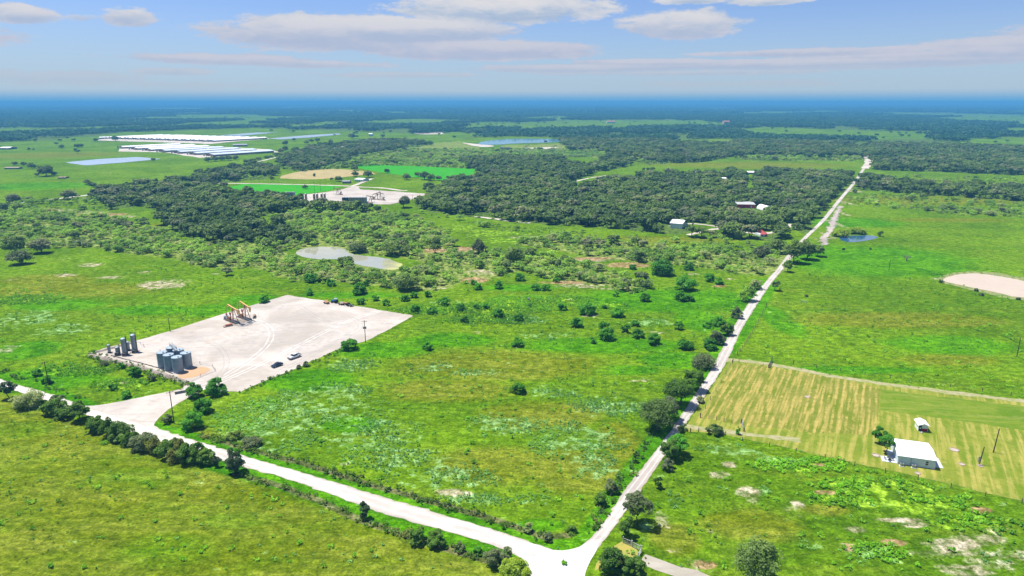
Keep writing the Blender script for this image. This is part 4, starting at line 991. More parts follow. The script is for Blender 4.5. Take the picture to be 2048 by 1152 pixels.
for phrase, L in CLUSTERS:
    L = sorted(L)
    ws_ = sorted(w for _, _, w in L)
    for i, (cx, cy, w) in enumerate(L):
        size = 'large' if w >= ws_[-1] * .99 and ws_[-1] > ws_[0] * 1.3 else ('small' if w <= ws_[0] * 1.01 and ws_[-1] > ws_[0] * 1.3 else 'round')
        o = plant('bush', cx, cy, w * 1.08, '%s bush %s, %s from left' % (size, phrase, ORD[i]), 'bush', 'dark green bushes dotted over the meadow', None, BUSH, 400 + k); k += 1
ROADSIDE = [
    ('tree', 1316, 868, 80, 66, OAK, 'big dark oak leaning over the left road edge, nearest of its row', 'tree', 'oak_tree'),
    ('tree', 1340, 846, 50, 48, OAK, 'dark oak joined to the big roadside oak on its far side', 'tree', 'oak_tree'),
    ('tree', 1362, 815, 62, 56, HEDGE, 'olive green tree with bright top overhanging the road shade', 'tree', 'roadside_tree'),
    ('tree', 1388, 786, 44, 48, HEDGE, 'olive green tree at the far end of the roadside row', 'tree', 'roadside_tree'),
    ('upright', 1402, 765, 16, 42, HEDGE, 'thin dark upright tree beside the grey dead brush', 'tree', 'roadside_tree'),
    ('bush', 1408, 738, 50, 26, OLIVE, 'grey half dead brush heap at the left road edge', 'bush', 'bush'),
    ('bush', 1420, 700, 32, 22, BUSH, 'bright green bush touching the left road edge', 'bush', 'bush'),
    ('bush', 1438, 690, 34, 28, OLIVE, 'grey green tall shrub at the left road edge', 'bush', 'bush'),
    ('bush', 1456, 672, 30, 26, HEDGE, 'olive shrub between the meadow bushes and the road', 'bush', 'bush'),
    ('bush', 1475, 637, 24, 26, OLIVE, 'narrow grey green shrub beside the upper road', 'bush', 'bush'),
    ('bush', 1497, 604, 34, 34, MESQ, 'loose pale shrub left of the upper road bend', 'bush', 'bush'),
    ('bush', 1512, 580, 26, 24, MESQ, 'loose pale shrub beyond the bend beside the road', 'bush', 'bush'),
    ('tree', 1552, 582, 18, 24, OAK, 'small dark tree on the right road edge by the weedy fence', 'tree', 'oak_tree'),
    ('tree', 1577, 545, 20, 28, HEDGE, 'yellow green tree at the right road edge under the oaks', 'tree', 'oak_tree'),
    ('tree', 1592, 528, 44, 52, OAK, 'tall dark oak beside the road, front of the oak group', 'tree', 'oak_tree'),
    ('tree', 1616, 520, 36, 42, OAK, 'dark oak in the middle of the roadside oak group', 'tree', 'oak_tree'),
    ('tree', 1638, 514, 22, 28, OAK, 'small dark oak at the right end of the roadside group', 'tree', 'oak_tree'),
    ('tree', 1558, 508, 34, 30, OAK, 'dark oak left of the road facing the oak group', 'tree', 'oak_tree'),
    ('tree', 1528, 518, 40, 26, OLIVE, 'grey brown thinning tree left of the road oaks', 'tree', 'oak_tree'),
    ('tree', 1340, 925, 44, 44, HEDGE, 'olive tree with brown tinge right of the road near the mown field', 'tree', 'roadside_tree'),
    ('tree', 1358, 916, 46, 44, BUSH, 'dark green tree right of the road at the mown field corner', 'tree', 'roadside_tree'),
    ('bush', 1338, 942, 30, 26, OLIVE, 'grey shrub at the foot of the olive roadside tree', 'bush', 'bush'),
    ('upright', 1317, 978, 19, 28, HEDGE, 'small dark upright shrub on the right road verge', 'bush', 'bush'),
    ('tree', 1277, 1058, 58, 70, OLIVE, 'tall grey green tree leaning over the right road edge', 'tree', 'roadside_tree'),
    ('bush', 1252, 1078, 34, 52, HEDGE, 'green shrub between the tall tree and the white pipe gate', 'bush', 'bush'),
    ('tree', 1517, 1182, 104, 90, OAK, 'big round dark oak at the bottom edge of the weedy pasture', 'tree', 'oak_tree'),
    ('bush', 1225, 1160, 60, 56, HEDGE, 'dark shrub heap at the bottom beside the pipe gate, left half', 'bush', 'bush'),
    ('bush', 1268, 1165, 54, 50, HEDGE, 'dark shrub heap at the bottom beside the pipe gate, right half', 'bush', 'bush'),
    ('tree', 1431, 870, 33, 18, OAK, 'low flat topped tree on the fence line of the mown field', 'tree', 'small_tree'),
    ('upright', 1477, 870, 12, 18, BUSH, 'tiny dark tree beside the inner field gate', 'tree', 'small_tree'),
    ('bush', 1366, 864, 22, 13, OAK, 'low dark shrub at the road end of the fence line', 'bush', 'bush'),
    ('tree', 1402, 806, 20, 12, OAK, 'small low shrub on the right verge below the roadside oaks', 'bush', 'bush'),
    ('tree', 1774, 912, 34, 46, BUSH, 'dark leaning tree shading the patio of the white building', 'tree', 'yard_tree'),
    ('tree', 1762, 890, 28, 36, BUSH, 'dark upper limb crown behind the white building patio tree', 'tree', 'yard_tree'),
    ('tree', 14, 800, 32, 42, JUNIPER, 'dark tree at the left edge of the picture beside the road', 'tree', 'roadside_tree'),
    ('bush', 48, 818, 56, 30, MESQ, 'wide pale feathery bush at the left end of the road', 'bush', 'bush'),
    ('bush', 100, 832, 42, 36, HEDGE, 'mixed green shrub left of the roadside hedge', 'bush', 'bush'),
    ('tree', 110, 812, 28, 24, OLIVE, 'small dark crown behind the mixed shrub at the road', 'tree', 'small_tree'),
    ('tree', 154, 845, 46, 42, HEDGE, 'dark tree at the left end of the roadside hedge', 'tree', 'roadside_tree'),
    ('bush', 127, 840, 36, 30, HEDGE, 'low bush between the two roadside trees at left', 'bush', 'bush'),
    ('bush', 240, 889, 32, 24, MESQ, 'pale green bush in the field in front of the hedge', 'bush', 'bush'),
    ('upright', 430, 936, 20, 26, JUNIPER, 'small dark juniper left of the large juniper at the road', 'tree', 'juniper'),
    ('upright', 466, 952, 46, 54, JUNIPER, 'large dark pointed juniper right of the hedge by the road', 'tree', 'juniper'),
    ('upright', 728, 1040, 30, 40, JUNIPER, 'solitary dark juniper on the road verge near the bottom', 'tree', 'juniper'),
    ('bush', 832, 1088, 38, 34, HEDGE, 'straggly green shrub below the road, left of a pair', 'bush', 'bush'),
    ('bush', 873, 1098, 42, 30, HEDGE, 'straggly green shrub below the road, right of a pair', 'bush', 'bush'),
    ('bush', 921, 1104, 24, 14, OLIVE, 'low grey brush on the verge below the road', 'bush', 'bush'),
    ('bush', 955, 1110, 22, 14, BUSH, 'small dark green shrub on the verge below the road', 'bush', 'bush'),
    ('bush', 990, 1138, 46, 42, OLIVE, 'dark twiggy shrub near the junction, left of the lime one', 'bush', 'bush'),
    ('bush', 1030, 1162, 62, 40, LIME, 'lime green shrub at the bottom edge near the junction', 'bush', 'bush'),
    ('bush', 1012, 1122, 26, 22, OLIVE, 'thin twiggy shrub overhanging the road near the junction', 'bush', 'bush'),
    ('bush', 1225, 988, 34, 28, OLIVE, 'grey leafy shrub on the left verge of the right road', 'bush', 'bush'),
    ('bush', 1203, 1013, 30, 32, HEDGE, 'dark shrub below the grey leafy one on the left verge', 'bush', 'bush'),
    ('upright', 1271, 926, 14, 24, HEDGE, 'slim dark shrub on the left verge halfway up the road', 'bush', 'bush'),
    ('bush', 696, 702, 33, 22, BUSH, 'round green bush at the pad edge beside the power pole', 'bush', 'bush'),
    ('bush', 611, 734, 14, 12, OLIVE, 'small grey green bush at the pad edge near the pickup', 'bush', 'bush'),
    ('bush', 596, 738, 11, 9, OLIVE, 'small brown dry bush at the pad edge near the dark car', 'bush', 'bush'),
    ('bush', 526, 606, 25, 17, BUSH, 'round green bush behind the pumpjacks at the pad edge', 'bush', 'bush'),
    ('bush', 332, 848, 26, 16, OLIVE, 'low scrub at the foot of the pole by the apron', 'bush', 'bush'),
    ('bush', 500, 895, 40, 14, OLIVE, 'low dark brush line right of the pad entrance', 'bush', 'bush'),
    ('bush', 470, 880, 34, 14, HEDGE, 'low dark brush above the pale road, left of another', 'bush', 'bush'),
    ('bush', 205, 732, 16, 10, OLIVE, 'small grey shrub on the outer side of the battery berm', 'bush', 'bush'),
    ('bush', 300, 763, 18, 12, OLIVE, 'grey shrub under the near corner of the battery berm', 'bush', 'bush'),
    ('bush', 1095, 1084, 24, 16, OLIVE, 'grey brush clump above the road junction', 'bush', 'bush'),
    ('bush', 1055, 1066, 26, 16, MESQ, 'dry yellow bush above the road near the junction', 'bush', 'bush'),
    ('bush', 1146, 1068, 22, 16, HEDGE, 'small brush inside the bend above the junction', 'bush', 'bush'),
    ('bush', 1684, 474, 30, 14, LIME, 'yellow green bank shrub at the left of the blue pond', 'bush', 'bush'),
    ('bush', 1718, 469, 34, 12, LIME, 'yellow green reeds behind the blue pond', 'bush', 'bush'),
    ('tree', 1762, 473, 12, 11, HEDGE, 'tiny tree at the right end of the blue pond', 'tree', 'small_tree'),
    ('tree', 782, 512, 44, 32, OAK, 'dark round oak on the far bank of the muddy pond', 'tree', 'oak_tree'),
    ('tree', 690, 534, 36, 19, OAK, 'grey dark oak on the near bank of the muddy pond', 'tree', 'oak_tree'),
    ('tree', 716, 506, 36, 18, OAK, 'broad oak in the notch of the muddy pond far bank', 'tree', 'oak_tree'),
    ('tree', 812, 582, 46, 32, OAK, 'dark oak at the near edge of the thicket beyond the pad', 'tree', 'oak_tree'),
    ('upright', 956, 508, 34, 30, OAK, 'dark pointed tree alone among the pale scrub', 'tree', 'oak_tree'),
    ('tree', 1028, 530, 44, 36, OAK, 'tall dark tree in the scrub right of the pointed one', 'tree', 'oak_tree'),
    ('tree', 807, 416, 28, 24, OAK, 'dark oak in front of the distant well pad', 'tree', 'oak_tree'),
    ('tree', 22, 512, 46, 42, OAK, 'dark oak at the left edge of the picture, tallest of three', 'tree', 'oak_tree'),
    ('tree', 76, 508, 42, 32, OAK, 'dark oak right of the tall one at the left edge', 'tree', 'oak_tree'),
    ('tree', 36, 530, 44, 28, OLIVE, 'grey sparse oak in front of the left edge oaks', 'tree', 'oak_tree'),
    ('tree', 453, 552, 20, 18, OLIVE, 'small grey tree at the thicket edge behind the left field', 'tree', 'small_tree'),
]
for i, (kd, cx, cy, w, h, m, lab, cat, nm) in enumerate(ROADSIDE):
    plant(kd, cx, cy, w, lab, cat, None, h, m, 900 + i, nm, bare=('dead' in lab))
# hedge of separate shrubs beside the near road
hl = np.array([(188, 868), (212, 878), (238, 884), (262, 893), (285, 903), (308, 911), (330, 919), (352, 924), (374, 928), (396, 930), (410, 931)])
for i, (cx, cy) in enumerate(hl):
    h = [34, 38, 36, 33, 37, 34, 40, 44, 42, 40, 30][i]
    plant('upright' if i % 2 else 'bush', cx, cy, 40 + (i * 7 % 5) * 3, 'olive shrub, %s from the left in the hedge row by the road' % ORD[i], 'shrub', 'shrubs of the roadside hedge', h, OLIVE if i == 4 else HEDGE, 1200 + i, 'hedge_shrub')
# distant free standing trees
FT = [(87, 353, 27, 'behind the white fence of the left ranch'), (108, 352, 11, 'right of the ranch tree group'), (72, 352, 8, 'left of the ranch tree group'), (62, 338, 14, 'in the line above the ranch'), (45, 332, 10, 'in the middle of the line above the ranch'), (28, 331, 10, 'at the left end of the line above the ranch'),
      (172, 369, 12, 'left of the group in the bright left field'), (185, 375, 12, 'front of the group in the bright left field'), (178, 371, 10, 'middle of the group in the bright left field'), (134, 399, 24, 'beside the far road at left'), (89, 402, 9, 'beside the far road at far left'), (22, 408, 24, 'at the left edge above the scrub'), (122, 297, 10, 'alone high in the left field'), (153, 296, 10, 'left of the pair high in the left field'), (161, 295, 9, 'right of the pair high in the left field'),
      (229, 282, 12, 'in front of the upper barns'), (190, 283, 9, 'left of the upper barns'), (305, 322, 8, 'at the grey lagoon'), (57, 300, 6, 'small in the upper left field'), (66, 300, 5, 'smallest in the upper left field'), (570, 290, 11, 'alone right of the lower barns'),
      (415, 324, 12, 'at the left end of the row below the barns'), (428, 323, 13, 'second in the row below the barns'), (442, 322, 12, 'third in the row below the barns'), (456, 321, 13, 'fourth in the row below the barns'), (470, 320, 11, 'at the right end of the row below the barns'),
      (492, 327, 11, 'left of the trees lining the far road'), (505, 326, 12, 'by the far road next to its left neighbour'), (516, 322, 10, 'by the far road where it bends'), (533, 318, 9, 'by the far road below the barns'), (541, 316, 8, 'small beside the far road'), (561, 306, 12, 'beside the far road crossing'), (570, 302, 12, 'behind the far road crossing'), (590, 305, 14, 'right of the far road crossing'),
      (612, 288, 9, 'at the left of the four field trees'), (622, 285, 9, 'second of the four field trees'), (634, 284, 10, 'third of the four field trees'), (661, 286, 9, 'right of the four field trees'), (703, 278, 14, 'above the brushy slope'), (765, 275, 8, 'small above the brushy slope'), (935, 268, 9, 'left of three at the far green field'), (952, 268, 7, 'middle of three at the far green field'), (965, 268, 14, 'right of three at the far green field'),
      (708, 342, 16, 'on the tan stubble field'), (774, 346, 11, 'on the vivid crop edge'), (813, 360, 15, 'alone in the pasture behind the far pad'), (836, 354, 12, 'left of the pasture group behind the far pad'), (849, 360, 20, 'largest of the pasture group behind the far pad'), (861, 362, 16, 'front of the pasture group behind the far pad'), (877, 361, 12, 'right of the pasture group behind the far pad'), (853, 372, 6, 'small thin above its twin right of the far pad'), (849, 380, 8, 'small thin below its twin right of the far pad'),
      (677, 363, 13, 'left of the farm sheds'), (709, 353, 12, 'behind the farm sheds'), (735, 355, 16, 'right of the farm sheds'), (662, 360, 6, 'tiny left of the farm sheds'), (896, 378, 22, 'before the wood right of the far pad'), (628, 353, 7, 'tiny under the stubble field'), (610, 378, 10, 'pale and bare in the vivid crop'), (543, 359, 7, 'at the left tip of the stubble field'), (445, 375, 14, 'by the farm track left'), (959, 347, 18, 'at the tip of the crop beside the wood'), (922, 360, 16, 'by the crop corner before the wood'),
      (1288, 341, 7, 'left of three in the far meadow'), (1297, 341, 7, 'middle of three in the far meadow'), (1305, 341, 9, 'right of three in the far meadow'), (1344, 346, 10, 'alone in the far meadow'), (1826, 403, 15, 'left of two in the scrubby right field'), (1848, 397, 14, 'right of two in the scrubby right field'), (1816, 390, 14, 'above the two in the scrubby right field'), (1956, 377, 24, 'dark above the tree strip at right'), (1700, 362, 12, 'right of the far road'), (1711, 386, 9, 'by the road at the scrubby field'), (1550, 440, 10, 'orange brown beside the round roofed shed')]
for i, (cx, cy, w, ph) in enumerate(FT):
    m = OLIVE if 'pale' in ph or 'thin' in ph else OAK
    plant('tree', cx, cy, w * 1.15, 'distant tree %s' % ph, 'tree', None, w * .85, m, 2000 + i, 'field_tree')
# small shrubs in the right pasture
for i, (cx, cy, w, ph) in enumerate([(1883, 566, 9, 'at the left shore of the tan pond'), (1954, 583, 8, 'left of two below the tan pond'), (1965, 592, 9, 'right of two below the tan pond'), (2038, 600, 7, 'at the right below the tan pond'), (1613, 594, 6, 'behind the weedy fence corner'), (1688, 500, 5, 'left of two in the pasture below the blue pond'), (1741, 499, 5, 'right of two in the pasture below the blue pond')]):
    plant('bush', cx, cy, w, 'little dark shrub %s' % ph, 'bush', None, w * .8, OLIVE, 2200 + i, 'bush')
# dead trees
def dead_tree(cx, cy, wpx, hpx, label, seed=1):
    x, y = G(cx, cy); s = mpp(cy); g = random.Random(seed); h = hpx * vmpp(cy); w = wpx * s
    e = empty('dead_tree', (x, y, 0), label=label, cat='dead tree')
    t = MB(); t.cyl((0, 0, -.1), (.2, 0, h * .4), .4, .28, 8); t.build('trunk', DEAD, e)
    def br(mb, p, d, l, r, k):
        q = p + d * l; mb.cyl(p, q, r, r * .6, 5)
        if k:
            for _ in range(3):
                nd = (d + Vector((g.uniform(-1, 1), g.uniform(-1, 1), g.uniform(-.3, .7)))).normalized(); br(mb, q, nd, l * .68, r * .6, k - 1)
    for i in range(6):
        a = i * 1.05; mb = MB(); br(mb, Vector((.15, 0, h * .3)), Vector((math.cos(a), math.sin(a), .45)).normalized(), w * .2, .16, 3); mb.build('limb', DEAD, e)
dead_tree(1813, 522, 20, 17, 'bare spreading dead tree in the right pasture', 4)
dead_tree(640, 410, 12, 16, 'bare grey dead tree in front of the distant well pad', 6)
# ------------------------------------------------------------------ man-made things
STEEL = mat('blue_grey_tank_paint', (.22, .30, .37), .45, .1, (.17, .24, .30), .7, .8, spec=.5)
STEEL2 = mat('dark_grey_steel', (.09, .10, .11), .5, .3, (.05, .055, .06), 1.5)
TANKTOP = mat('pale_tank_top', (.34, .42, .48), .5, .1, (.24, .30, .35), 1.0)
GALV = mat('galvanised_steel', (.38, .40, .41), .45, .5, (.28, .29, .30), 2)
GREYT = mat('grey_vessel_paint', (.30, .34, .35), .5, .1, (.22, .25, .26), 1)
WOODP_ = mat('pole_wood', (.10, .075, .055), .9, 0, (.06, .045, .035), 3)
POSTW = mat('post_wood', (.16, .12, .09), .9, 0, (.08, .06, .05), 4)
WIRE = mat('wire', (.25, .25, .25), .5, .6)
WHITE = mat('white_metal_paint', (.82, .83, .84), .4, 0, (.76, .77, .78), .5, spec=.4)
WALLW = mat('pale_wall_paint', (.62, .70, .72), .6, 0, (.56, .64, .66), .6)
CONC = mat('pale_concrete', (.52, .55, .57), .9, 0, (.44, .46, .48), .6)
GLASS = mat('dark_glass', (.015, .02, .03), .08, 0, (.02, .03, .04), .5, spec=.6)
RUBBER = mat('black_rubber', (.015, .015, .016), .8)
ORANGE = mat('orange_paint', (.44, .22, .11), .5, 0, (.34, .17, .09), 2)
YELLOW = mat('yellow_orange_paint', (.66, .44, .15), .5, 0, (.56, .33, .10), 1.5)
PINK = mat('faded_red_paint', (.52, .20, .13), .6, 0, (.40, .15, .10), 2)
RUST = mat('rusty_steel', (.34, .24, .19), .8, 0, (.22, .15, .12), 1.2)
TANP = mat('tan_steel', (.36, .30, .24), .7, 0, (.26, .21, .17), 1.0)
NAVY = mat('navy_paint', (.01, .025, .09), .4); CRIM = mat('crimson_paint', (.36, .012, .03), .5); BLUE = mat('blue_paint', (.02, .12, .42), .4)
CARB = mat('dark_blue_car_paint', (.012, .03, .07), .2, .2, spec=.6); TRUCKW = mat('white_truck_paint', (.72, .74, .76), .25, 0, spec=.6)
REDR = mat('red_metal_wall', (.42, .03, .03), .5, 0, (.34, .03, .03), .8); REDROOF = mat('red_roof', (.45, .07, .07), .6, 0, (.36, .06, .06), 1)
BARNW = mat('barn_roof_white', (.92, .92, .92), .4, 0, (.84, .85, .86), .1); BARNB = mat('barn_roof_silver', (.60, .66, .72), .4, 0, (.52, .58, .64), .08)
BARND = mat('barn_side', (.20, .18, .17), .9, 0, (.12, .11, .10), .1)
STAIN = mat('oily_soil', (.16, .13, .11), .95, 0, (.30, .26, .22), .5)
BERM = mat('berm_soil', (.20, .165, .135), .95, 0, (.34, .30, .25), .4, bump=.3)
YGRASS = mat('dry_yellow_grass', (.34, .28, .06), .95, 0, (.24, .26, .05), .5)

def seg_dir(a, b):
    A, B = np.array(G(*a)), np.array(G(*b)); d = B - A; return A, B, math.atan2(d[1], d[0]), np.hypot(*d)

# --- storage tanks
def tank(cx, cy, label, r=1.92, h=6.1, m=STEEL, hatch=True):
    x, y = G(cx, cy); y += r
    e = empty('storage_tank', (x, y, .06), 0, label=label, cat='tank', group='grey storage tanks of the near tank battery')
    MB().cyl((0, 0, 0), (0, 0, h), r, n=28, cap=False).build('shell', m, e, smooth=True)
    MB().cyl((0, 0, h + .003), (0, 0, h + .28), r + .04, .15, 28).build('roof', TANKTOP, e)
    MB().cyl((0, 0, -.04), (0, 0, .1), r + .12, n=28).build('base_ring', CONC, e)
    if hatch:
        q = MB().cyl((r * .5, -r * .4, h + .05), (r * .5, -r * .4, h + .45), .28, n=10).build('hatch', GALV, e)
        MB().cyl((-r * .4, r * .3, h + .05), (-r * .4, r * .3, h + .8), .09, n=8).build('vent_pipe', STEEL2, e)
    ld = MB()
    for s in (-.22, .22): ld.cyl((r + .12, s, .1), (r + .12, s, h + .5), .03, n=5)
    for k in range(14): ld.cyl((r + .12, -.22, .4 + k * .42), (r + .12, .22, .4 + k * .42), .025, n=4)
    ld.build('ladder', GALV, e)
    for z in (h * .33, h * .66): MB().cyl((0, 0, z - .03), (0, 0, z + .03), r + .025, n=28, cap=False).build('hoop', m, e)
    return e
TK = [(352, 747.5, 'grey storage tank nearest the clay patch, front of the tank battery'), (335.5, 742.5, 'grey storage tank in the front row, second from the left'), (322, 737.5, 'grey storage tank at the left end of the tank battery'),
      (370, 738.5, 'grey storage tank at the right end of the tank battery'), (355, 732, 'grey storage tank in the back row behind the right end one'), (341, 727, 'grey storage tank hidden at the back left under the walkway')]
for a in TK: tank(*a)
# walkway over the back tanks
x, y = G(347, 729)
e = empty('catwalk', (x, y + 1.5, .06), R(-52), label='steel catwalk with railings over the back tanks', cat='catwalk')
MB().box((0, 0, 6.6), (9, .9, .08)).build('deck', GALV, e)
for s in (-1, 1):
    q = MB(); q.bar((-4.5, s * .45, 7.6), (4.5, s * .45, 7.6), .05); q.bar((-4.5, s * .45, 7.1), (4.5, s * .45, 7.1), .04)
    for k in range(7): q.bar((-4.5 + k * 1.5, s * .45, 6.6), (-4.5 + k * 1.5, s * .45, 7.6), .05)
    q.build('railing', GALV, e)
for sx in (-4.4, 4.4): MB().bar((sx, 0, 0), (sx, 0, 6.56), .16).build('leg', GALV, e)
# --- treater vessels at the left of the battery
def vessel(cx, cy, r, h, label, stack=True, m=GREYT):
    x, y = G(cx, cy)
    e = empty('separator_vessel', (x, y + r, .06), 0, label=label, cat='vessel')
    MB().cyl((0, 0, .5), (0, 0, h), r, n=20, cap=False).build('shell', m, e, smooth=True)
    MB().cyl((0, 0, h + .002), (0, 0, h + .35 * r), r, r * .45, 20).build('top_dome', TANKTOP, e)
    MB().cyl((0, 0, 0), (0, 0, .5), r * .92, n=16).build('skirt', STEEL2, e)
    if stack:
        MB().cyl((r + .25, 0, .3), (r + .25, 0, h + 1.2), .16, n=8).build('exhaust_stack', STEEL2, e)
        MB().box((r * .6, -r - .5, .7), (1.5, 1.1, 1.3)).build('burner_box', STEEL2, e, bevel=.06)
        MB().cyl((-r * .5, -r - .8, .4), (r * 1.6, -r - .8, .4), .14, n=8).build('pipe', GALV, e)
    MB().box((0, 0, -.02), (r * 3.2, r * 3.2, .12)).build('skid', STEEL2, e)
    return e
vessel(247.5, 711.5, .95, 7.0, 'tall grey vessel with stack, left of the two tall ones')
vessel(267, 705.5, .95, 7.4, 'tall grey vessel with stack, right of the two tall ones')
vessel(253.5, 702, .85, 3.6, 'shorter grey vessel between the two tall ones', False)
vessel(217, 706.5, .6, 3.4, 'small pale vessel at the left corner of the battery', False)
vessel(233.5, 710.5, .75, 3.2, 'short grey vessel with broad skid left of the tall vessel', True)
# --- battery berm
def wallstrip(name, px, w, h, m, label, cat):
    L = resample(GL(px), 1.2); e = MB(); n = len(L); d = np.gradient(L, axis=0); d /= np.hypot(*d.T)[:, None]; nn = np.column_stack([-d[:, 1], d[:, 0]])
    vs = []; jj = rng.normal(0, .06, (n, 2))
    for i in range(n):
        for k, (o, z) in enumerate(((-w, 0), (-w * .35, h), (w * .35, h), (w, 0))):
            p = L[i] + nn[i] * (o + jj[i, 0]); vs.append((p[0], p[1], z * (1 + jj[i, 1] * 2) + .02))
    fs = [(i * 4 + k + 4, i * 4 + k + 5, i * 4 + k + 1, i * 4 + k) for i in range(n - 1) for k in range(3)] + [(0, 1, 2, 3), (n * 4 - 1, n * 4 - 2, n * 4 - 3, n * 4 - 4)]
    e.raw(vs, fs); o = e.build(name, m); tag(o, label, cat); return o
wallstrip('berm', [(180, 711), (230, 723), (287, 737), (330, 751), (374, 766)], 1.2, .7, BERM, 'low dark soil berm along the near side of the tank battery', 'berm')
wallstrip('berm', [(178, 709), (215, 699), (262, 687)], 1.0, .6, BERM, 'low soil berm at the left end of the tank battery', 'berm')
o = wallstrip('pipeline', [(222, 712), (282, 727), (318, 737), (345, 748)], .16, .35, STEEL2, 'dark pipe run along the inner side of the berm', 'pipe')
# --- fences
def fence(px, spacing, h, label, wires=3, post=.09, m=POSTW, rail=WIRE, posts=None, group=None, wr=.012, thick_ends=True):
    L = GL(px)
    if posts is None: Q = resample(L, spacing)
    else: Q = GL(posts)
    c = Q[0]; e = empty('wire_fence', (c[0], c[1], 0), 0, label=label, cat='fence', group=group)
    base = None
    for i, q in enumerate(Q):
        k = 1.5 if (thick_ends and i in (0, len(Q) - 1)) else 1.0
        if base is None: base = MB().cyl((0, 0, -.1), (0, 0, h), post, post * .9, 6).mesh('post', m)
        p = link('post', base, e); p.location = (q[0] - c[0], q[1] - c[1], 0); p.scale = (k, k, rng.uniform(.92, 1.12) * (1.08 if k > 1 else 1))
        p.rotation_euler = (rng.normal(0, .03), rng.normal(0, .03), rng.uniform(0, 3))
    for w in range(wires):
        mb = MB(); z = h * (.92 - w * .28)
        for a, b in zip(Q[:-1], Q[1:]): mb.cyl((a[0] - c[0], a[1] - c[1], z), (b[0] - c[0], b[1] - c[1], z), wr, n=4, cap=False)
        mb.build('wire', rail, e)
    return e
fence([(1401, 835), (1465, 725)], 9, 1.4, 'wire fence with wooden posts along the left side of the hay field', posts=[(1401, 835), (1411, 818), (1421, 800), (1432, 782), (1442, 766), (1452, 748), (1460, 734), (1465, 727)])
fence([], 9, 1.4, 'wire fence with wooden posts along the near side of the hay field', posts=[(1401, 836), (1418, 838), (1433, 841), (1448, 844), (1464, 847), (1482, 847)])
fence([], 9, 1.4, 'wire fence between the weedy pasture and the mown field', posts=[(1381, 865), (1397, 864), (1417, 867), (1451, 872), (1485, 882), (1539, 893), (1592, 905), (1650, 917), (1709, 932), (1771, 946), (1836, 960), (1902, 976), (1971, 992), (2044, 1007), (2120, 1026)], post=.12)
fence([], 9, 1.4, 'wire fence with posts along the bottom of the right pasture', posts=[(1587, 728), (1633, 736), (1681, 743), (1730, 750), (1780, 757), (1847, 767), (1901, 774), (1965, 783), (2022, 791), (2090, 801)], post=.12)
fence([], 9, 1.4, 'short wire fence on the field side of the dry lane', posts=[(1466, 724), (1478, 725), (1526, 734), (1537, 736)])
fence([(1475, 710), (1494, 684), (1513, 650), (1526, 625), (1533, 613)], 4.2, 1.4, 'closely posted fence along the right side of the upper road', post=.1, wires=4)
fence([(1533, 611), (1560, 607), (1602, 606)], 4.5, 1.4, 'weed grown fence crossing the pasture from the road bend', post=.09)
fence([(374, 767), (405, 752), (439, 739), (425, 734), (400, 729)], 5, 1.3, 'pipe and mesh fence round the right end of the tank battery', post=.07, m=GALV, wires=4, wr=.02)
fence([(374, 768), (358, 762), (340, 756)], 3, 1.3, 'short fence run at the near corner of the tank battery', post=.07, m=GALV, wires=4, wr=.02)
fence([(272, 684), (283, 690), (288, 694)], 3, 1.3, 'short fence run beside the tall vessels', post=.07, m=GALV)
fence([(1186, 1062), (1215, 1005), (1262, 930), (1305, 875)], 9, 1.2, 'weed hidden wire fence along the left verge of the right road', post=.07)
fence([(436, 880), (560, 915), (700, 960), (870, 1008), (1000, 1045), (1090, 1072)], 9, 1.2, 'weed hidden wire fence along the upper side of the near road', post=.07)
# --- gates
def gate(a, b, h, bars, label, m=GALV, posts=True, name='metal_gate'):
    A, B, ang, L = seg_dir(a, b)
    e = empty(name, (A[0], A[1], 0), ang, label=label, cat='gate')
    if posts:
        for x in (0, L): MB().cyl((x, 0, -.1), (x, 0, h + .35), .11, n=8).build('post', m, e)
    f = MB(); f.bar((.2, 0, h), (L - .2, 0, h), .09); f.bar((.2, 0, .25), (L - .2, 0, .25), .08)
    for x in (.2, L / 2, L - .2): f.bar((x, 0, .25), (x, 0, h), .08)
    f.build('gate_frame', m, e)
    for k in range(bars): MB().bar((.2, .01, .25 + (h - .25) * (k + 1) / (bars + 1)), (L - .2, .01, .25 + (h - .25) * (k + 1) / (bars + 1)), .05).build('rail', m, e)
    return e
PIPE = mat('pale_pipe', (.52, .53, .52), .5, .3)
gate((1246, 1086), (1263, 1093), 1.35, 3, 'pale pipe gate panel left half beside the right road', PIPE, name='pipe_gate')
gate((1264, 1094), (1281, 1103), 1.35, 3, 'pale pipe gate panel right half beside the right road', PIPE, name='pipe_gate')
gate((1283, 1104), (1276, 1118), 1.35, 3, 'pale pipe wing panel turning toward the drive', PIPE, name='pipe_gate')
gate((1538, 736), (1544, 722), 1.6, 4, 'dark open steel gate across the dry lane', STEEL2)
gate((1484, 847), (1487, 863), 1.4, 4, 'grey steel gate beside the small tree at the hay field corner', GALV)
gate((1602, 606), (1614, 607), 1.3, 4, 'pale gate at the end of the weed grown fence', PIPE)
sheet('grass_patch', [(1205, 1105), (1246, 1082), (1282, 1104), (1276, 1119), (1215, 1135), (1190, 1140)], .02, YGRASS, 'dry yellow grass in front of the pipe gate', .3)
# cattle guard
A, B, ang, L = seg_dir((356, 786), (388, 780))
e = empty('cattle_guard', (*G(372, 783), .09), ang, label='grey steel cattle guard at the pad entrance', cat='cattle guard')
for k in range(9): MB().cyl((-3.6, -1.1 + k * .28, .02), (3.6, -1.1 + k * .28, .02), .06, n=6).build('bar', STEEL2, e)
MB().box((0, 0, -.06), (7.4, 2.7, .08)).build('pit', STEEL2, e)
